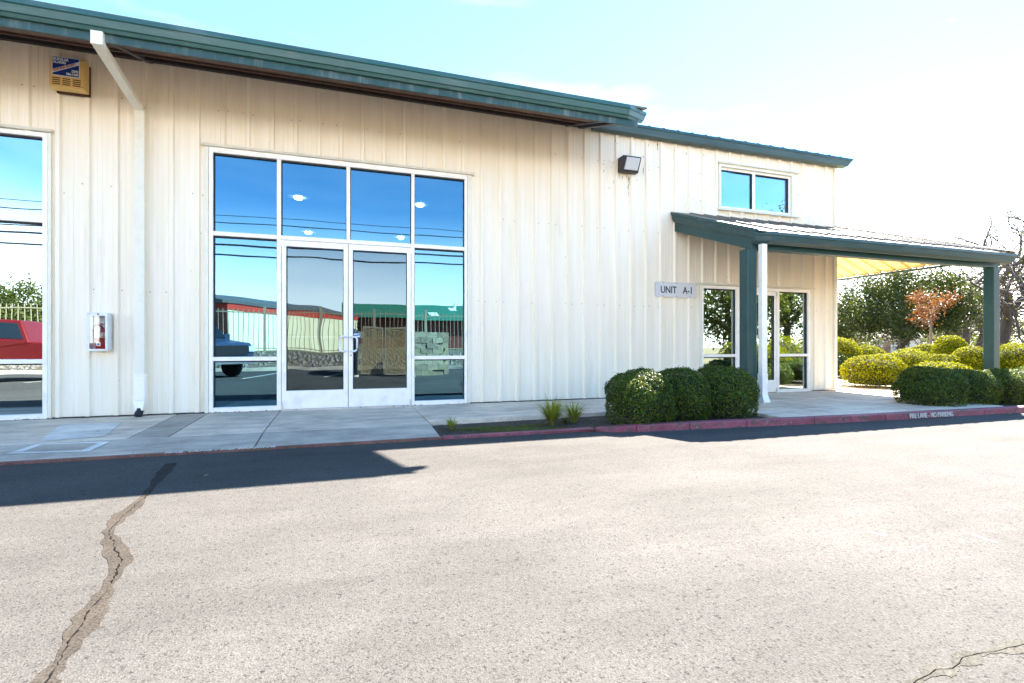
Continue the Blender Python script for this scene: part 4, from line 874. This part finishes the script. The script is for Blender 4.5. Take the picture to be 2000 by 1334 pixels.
# ================================================================== ACROSS THE LOT (seen in the glass)
bank = MB().hexa([(-60,-17.2,-.3),(14,-17.2,-.3),(14,-15.2,-.3),(-60,-15.2,-.3)], [(-60,-17.2,.62),(14,-17.2,.62),(14,-15.5,-.02),(-60,-15.5,-.02)]).build('bank', mat('bank_earth', (.13,.10,.07), .95, .4, 3, bump=.8, bs=8, fine=.4, fs=20)); tag(bank, kind='structure')
MB().box(-60,14,-15.5,-15.22,-.3,.03).build('kerb_stone', CONC, bank)
terr = MB().box(-60,14,-60,-17.2,-.3,.6).build('terrace', LAND); tag(terr, kind='structure')
ROCK = mat('bank_rock', (.20,.17,.14), .9, .45, 4); b = MB(); r_ = random.Random(5)
for k in range(1500):
    xx, tt = r_.uniform(-22, 12), r_.uniform(.05, .95); yy_ = -15.55-tt*1.6; zz = -.02+tt*.62; s_ = r_.uniform(.06, .16)
    b.add([(xx-s_,yy_,zz-.02),(xx,yy_+s_,zz-.02),(xx+s_,yy_,zz),(xx,yy_-s_,zz),(xx+r_.uniform(-.3,.3)*s_,yy_+.2*s_,zz+s_*.9)], [(0,1,4),(1,2,4),(2,3,4),(3,0,4)])
tag(b.build('riprap', ROCK), 'loose brown stones covering the bank under the picket fence', 'stones', kind='stuff')
fn = thing('picket_fence', 'tan iron picket fence on the stone bank across the lot', 'fence', (0,-17.6,.6)); FT = mat('fence_tan', (.36,.30,.19), .6, .1, 3)
b = MB()
for k in range(215): xx = -30+k*.2; b.box(xx-.012,xx+.012,-.012,.012,.05,2.0+.0)
b.build('pickets', FT, fn)['kind'] = 'stuff'
for zz in (.18, 1.82): MB().box(-30,13,-.02,.02,zz,zz+.04).build('rail', FT, fn)
for k in range(18): MB().box(-30+k*2.44-.05,-30+k*2.44+.05,-.06,.04,0,2.12).build('post', FT, fn)
# storage building
ang = math.atan2(-8.8, 5.2)
st = thing('storage_building', 'cream storage building with red band under a grey roof across the lot', 'building', (-6.1,-25.8,.3), ang)
CREAM = mat('cream_siding', (.74,.67,.42), .7, .05, 1); RB = mat('red_band', (.5,.045,.025), .6, .08, 1); GR = mat('grey_roof_edge', (.10,.10,.095), .6, .1, 1)
MB().box(0,15,-9,0,0,2.75).build('wall', CREAM, st); MB().box(-.02,15.02,-9.02,.02,2.76,3.15).build('red_band', RB, st)
MB().box(-.06,-.03,-9,.0,0,2.7).build('end_wall', mat('brown_end', (.16,.05,.035), .7, .1, 1), st)
MB().prism(None, [(-.5,-9.6,3.16),(-.5,.08,3.16),(-.5,.08,3.34),(-.5,-4.5,4.2),(-.5,-9.6,3.34)], [(15.5,-9.6,3.16),(15.5,.08,3.16),(15.5,.08,3.34),(15.5,-4.5,4.2),(15.5,-9.6,3.34)]).build('roof', GR, st)
for k in range(4): MB().box(1.2+k*3.6,3.8+k*3.6,.0,.03,.05,2.4).build('roller_door', mat('roller_cream', (.78,.71,.47), .6, .04, 1), st)
# green-roofed building
gr = thing('green_roof_building', 'red-walled building with green metal roof and skylights across the lot', 'building', (1.5,-52,.3))
MB().box(0,45,-16,0,0,3.7).build('wall', mat('brick_red', (.16,.035,.025), .7, .1, 1), gr)
MB().prism(None, [(-1,-17,3.7),(-1,1,3.7),(-1,-8,6.0)], [(46,-17,3.7),(46,1,3.7),(46,-8,6.0)]).build('roof', mat('green_metal_roof', (.03,.15,.08), .5, .12, .5, (8,1,1)), gr)
for k, (xx, yy_) in enumerate([(9,-1.5),(12,-4.5),(15,-1.5),(18,-4.5),(21,-1.5),(24,-4.5),(27,-1.5)]):
    z0 = 3.7+(1-yy_)*(2.3/9)+.04; MB().hexa([(xx,yy_-1.6,z0+.41),(xx+1.0,yy_-1.6,z0+.41),(xx+1.0,yy_,z0),(xx,yy_,z0)], [(xx,yy_-1.6,z0+.46),(xx+1.0,yy_-1.6,z0+.46),(xx+1.0,yy_,z0+.05),(xx,yy_,z0+.05)]).build('skylight', WHST, gr)
MB().tube([(13,-6,5.3),(13,-6,6.2)], .18, 8).build('roof_vent', WHST, gr)
# bin enclosure
be = thing('bin_enclosure', 'stone block bin enclosure with brown slatted gates across the lot', 'enclosure', (.62,-10.3,ZR))
STN = [mat('stone_block_%d' % i, c, .9, .3, 7, bump=.9, bs=22) for i, c in enumerate([(.42,.35,.22), (.36,.29,.18), (.48,.41,.27), (.32,.27,.18)])]
bm = [MB().box(-.195,.195,-.1,.1,0,.185).mesh('stone_block', s_) for s_ in STN]
def stonewall(x0, y0, dx, dy, n_, rows):
    for r0_ in range(rows):
        for k in range(n_):
            o = obj('stone_block', bm[r_.randint(0, 3)], be, (x0+dx*(k*.4+(.2 if r0_ % 2 else 0)), y0+dy*(k*.4+(.2 if r0_ % 2 else 0))+r_.uniform(-.02,.02), r0_*.19), (0,0,math.atan2(dy,dx)+r_.uniform(-.02,.02)))
stonewall(1.95,0,1,0,3,8); stonewall(-.25,0,1,0,1,8); stonewall(3.1,-.35,0,-1,7,8); stonewall(-.35,-.35,0,-1,7,8)
SLB = mat('brown_slat', (.42,.27,.11), .7, .15, 3)
slm = MB().box(-.021,.021,-.006,.006,.08,1.62).mesh('slat', SLB)
for g0 in (.14, .92):
    gt = MB().box(g0,g0+.04,.02,.06,.05,1.66).build('gate', FT, be)
    MB().box(g0+.70,g0+.74,.02,.06,.05,1.66).build('gate_post', FT, gt); MB().box(g0+.04,g0+.70,.02,.06,1.62,1.66).build('gate_rail', FT, gt); MB().box(g0+.04,g0+.70,.02,.06,.05,.09).build('gate_rail', FT, gt)
    for k in range(10): obj('slat', slm, gt, (g0+.075+k*.065, .04, 0))
    b = MB()
    for k in range(13):
        z0 = .1+k*.18
        for s_ in (1, -1):
            a0, a1 = (g0+.04, g0+.70) if s_ > 0 else (g0+.70, g0+.04); za, zb = z0-.6, z0+.06
            if zb < .1 or za > 1.6: continue
            b.tube([(a0,.055,max(.08,za)),(a1,.055,min(1.62,zb))], .005, 4)
    b.build('chain_link', FT, gt)['kind'] = 'stuff'
for xx, yy_, lab in [(.50,-9.75,'dark steel bollard left of the slatted gates across the lot'),(2.32,-9.55,'dark steel bollard before the stone wall of the bin enclosure')]:
    t = thing('bollard', lab, 'bollard', (xx, yy_, ZR)); MB().lathe([(.12,0),(.12,1.45),(.105,1.52),(.05,1.56)], n=16).build('pipe', mat('bollard_blue', (.035,.055,.075), .5, .15, 5), t, smooth=True); MB().lathe([(.17,0),(.16,.06)], n=16).build('footing', CONC, t)
# pickup trucks
TYRE = mat('tyre', (.015,.015,.016), .8, .2, 20); RIM = mat('rim', (.5,.5,.52), .3, .1, 9, metal=.8); TG = mat('tinted_glass', (.012,.016,.018), .08, .05, 3, spec=.8)
def pickup(label, x, y, rz_, col, name):
    t = thing('pickup_truck', label, 'truck', (x, y, ZR), rz_)
    prof = [(-2.7,.55),(-2.75,1.08),(-.62,1.12),(-.52,1.15),(-.30,1.75),(.95,1.80),(1.55,1.22),(2.55,1.10),(2.70,.95),(2.72,.5)]
    side = lambda yy_, k=1: [(px_, yy_*(1-.14*max(0, (pz-1.15)/.6)), pz) for px_, pz in prof]
    body = MB().prism(None, side(.93), side(-.93)).build('body', col, t, bevel=.04)
    for s_ in (1, -1):
        for q in ([(-.38,1.22),(-.22,1.66),(.25,1.69),(.25,1.24)], [(.33,1.24),(.33,1.69),(.88,1.71),(1.35,1.25)]):
            pts = [(a, s_*(.945-.13*max(0, (z-1.15)/.6)), z) for a, z in q]; MB().prism(None, pts, [(a, b_-s_*.02, z) for a, b_, z in pts]).build('side_window', TG, body)
        MB().box(2.66,2.74,s_*.82-.1,s_*.82+.1,.82,1.0).build('headlight', LENS, t)
        MB().box(1.15,1.3,s_*1.03-.1,s_*1.03+.1,1.22,1.42).build('mirror', col, t)
        for xx in (-1.75, 1.80):
            wh = MB().lathe([(.36,-.13),(.39,-.10),(.39,.10),(.36,.13)], axis='y', c=(xx,s_*.84,.39), n=20).build('wheel', TYRE, t, smooth=True)
            MB().lathe([(.22,-.02),(.2,.0),(.1,.01)], axis='y', c=(xx,s_*.99 if s_ > 0 else s_*.99,.39), n=16).build('rim', RIM, wh)
    MB().hexa([(.99,-.74,1.76),(1.50,-.80,1.26),(1.50,.80,1.26),(.99,.74,1.76)], [(1.02,-.74,1.79),(1.54,-.80,1.28),(1.54,.80,1.28),(1.02,.74,1.79)]).build('windscreen', TG, body)
    MB().box(2.70,2.80,-.92,.92,.45,.66).build('bumper', RIM, t); MB().box(-2.86,-2.72,-.92,.92,.45,.64).build('bumper', RIM, t)
    MB().box(2.66,2.745,-.68,.68,.72,1.02).build('grille', BLACK, t)
    return t
pickup('red pickup truck parked across the lot by the fence', -8.75, -11.0, math.pi, RED, 'r')
pickup('dark blue pickup truck facing the doors across the lot', -5.25, -11.9, math.radians(42), mat('dark_blue_paint', (.03,.05,.09), .25, .1, 5), 'b')
# cables over the lot
for i, (za, zb, yy_, r0_) in enumerate([(5.9,5.5,-14,.018),(5.35,4.95,-14,.022),(5.0,4.6,-13.4,.035),(6.3,5.9,-14.6,.012),(4.55,4.25,-13.2,.03)]):
    cable('overhead_cable', ['overhead cable second from the top across the lot','middle overhead cable across the lot','thickest overhead cable across the lot','thin topmost overhead cable across the lot','lowest overhead cable across the lot'][i], (-40,yy_,za+.7), (26,yy_+2,zb+.5), .9, r0_, 'cables over the lot')
# trees and hedges that the entry glass reflects
for i, (x_, y_, h, sd, lm, lab) in enumerate([(18.5,-12.5,6.6,61,LEAFM,'dense dark tree across the drive from the entry'),(23,-13.5,8.5,62,LEAFM,'tall loose green tree across the drive'),(26,-9.5,6.4,63,LEAFM,'bushy evergreen tree beside the hedge across the drive'),(16.5,-17.5,8.0,64,LEAFM,'spreading tree farther along the drive')]):
    tree('oak_tree', lab, x_, y_, h, .25, ((0,0,h*.55),(2.4,2.4,h*.38),70,9000,.4), lm, 3500, .16, sd, depth=3)
for x_, y_, a, h, lab in [(14.6,-6.6,.8,1.0,'round sunlit hedge mound across the drive from the entry'),(16.2,-7.4,.9,1.3,'taller sunlit hedge mound across the drive'),(17.8,-6.2,.9,1.1,'wide hedge mound across the drive'),(16.4,-9.6,.9,1.2,'hedge mound under the trees across the drive'),(19.5,-8.4,1.0,1.3,'hedge mound last in the row across the drive')]:
    bush(x_, y_, a, a, h, lab, LEAFH, 5000, .055)
for i, (x_, y_, h, lab) in enumerate([(-34,-46,6.5,'leafy green tree beyond the picket fence'),(-28,-50,7.5,'taller leafy tree beyond the picket fence'),(-41,-44,6.0,'low leafy tree beyond the picket fence')]):
    tree('oak_tree', lab, x_, y_, h, .25, ((0,0,h*.55),(3.4,3,h*.36),60,6000,.5), LEAFM, 2500, .25, 80+i, depth=3)
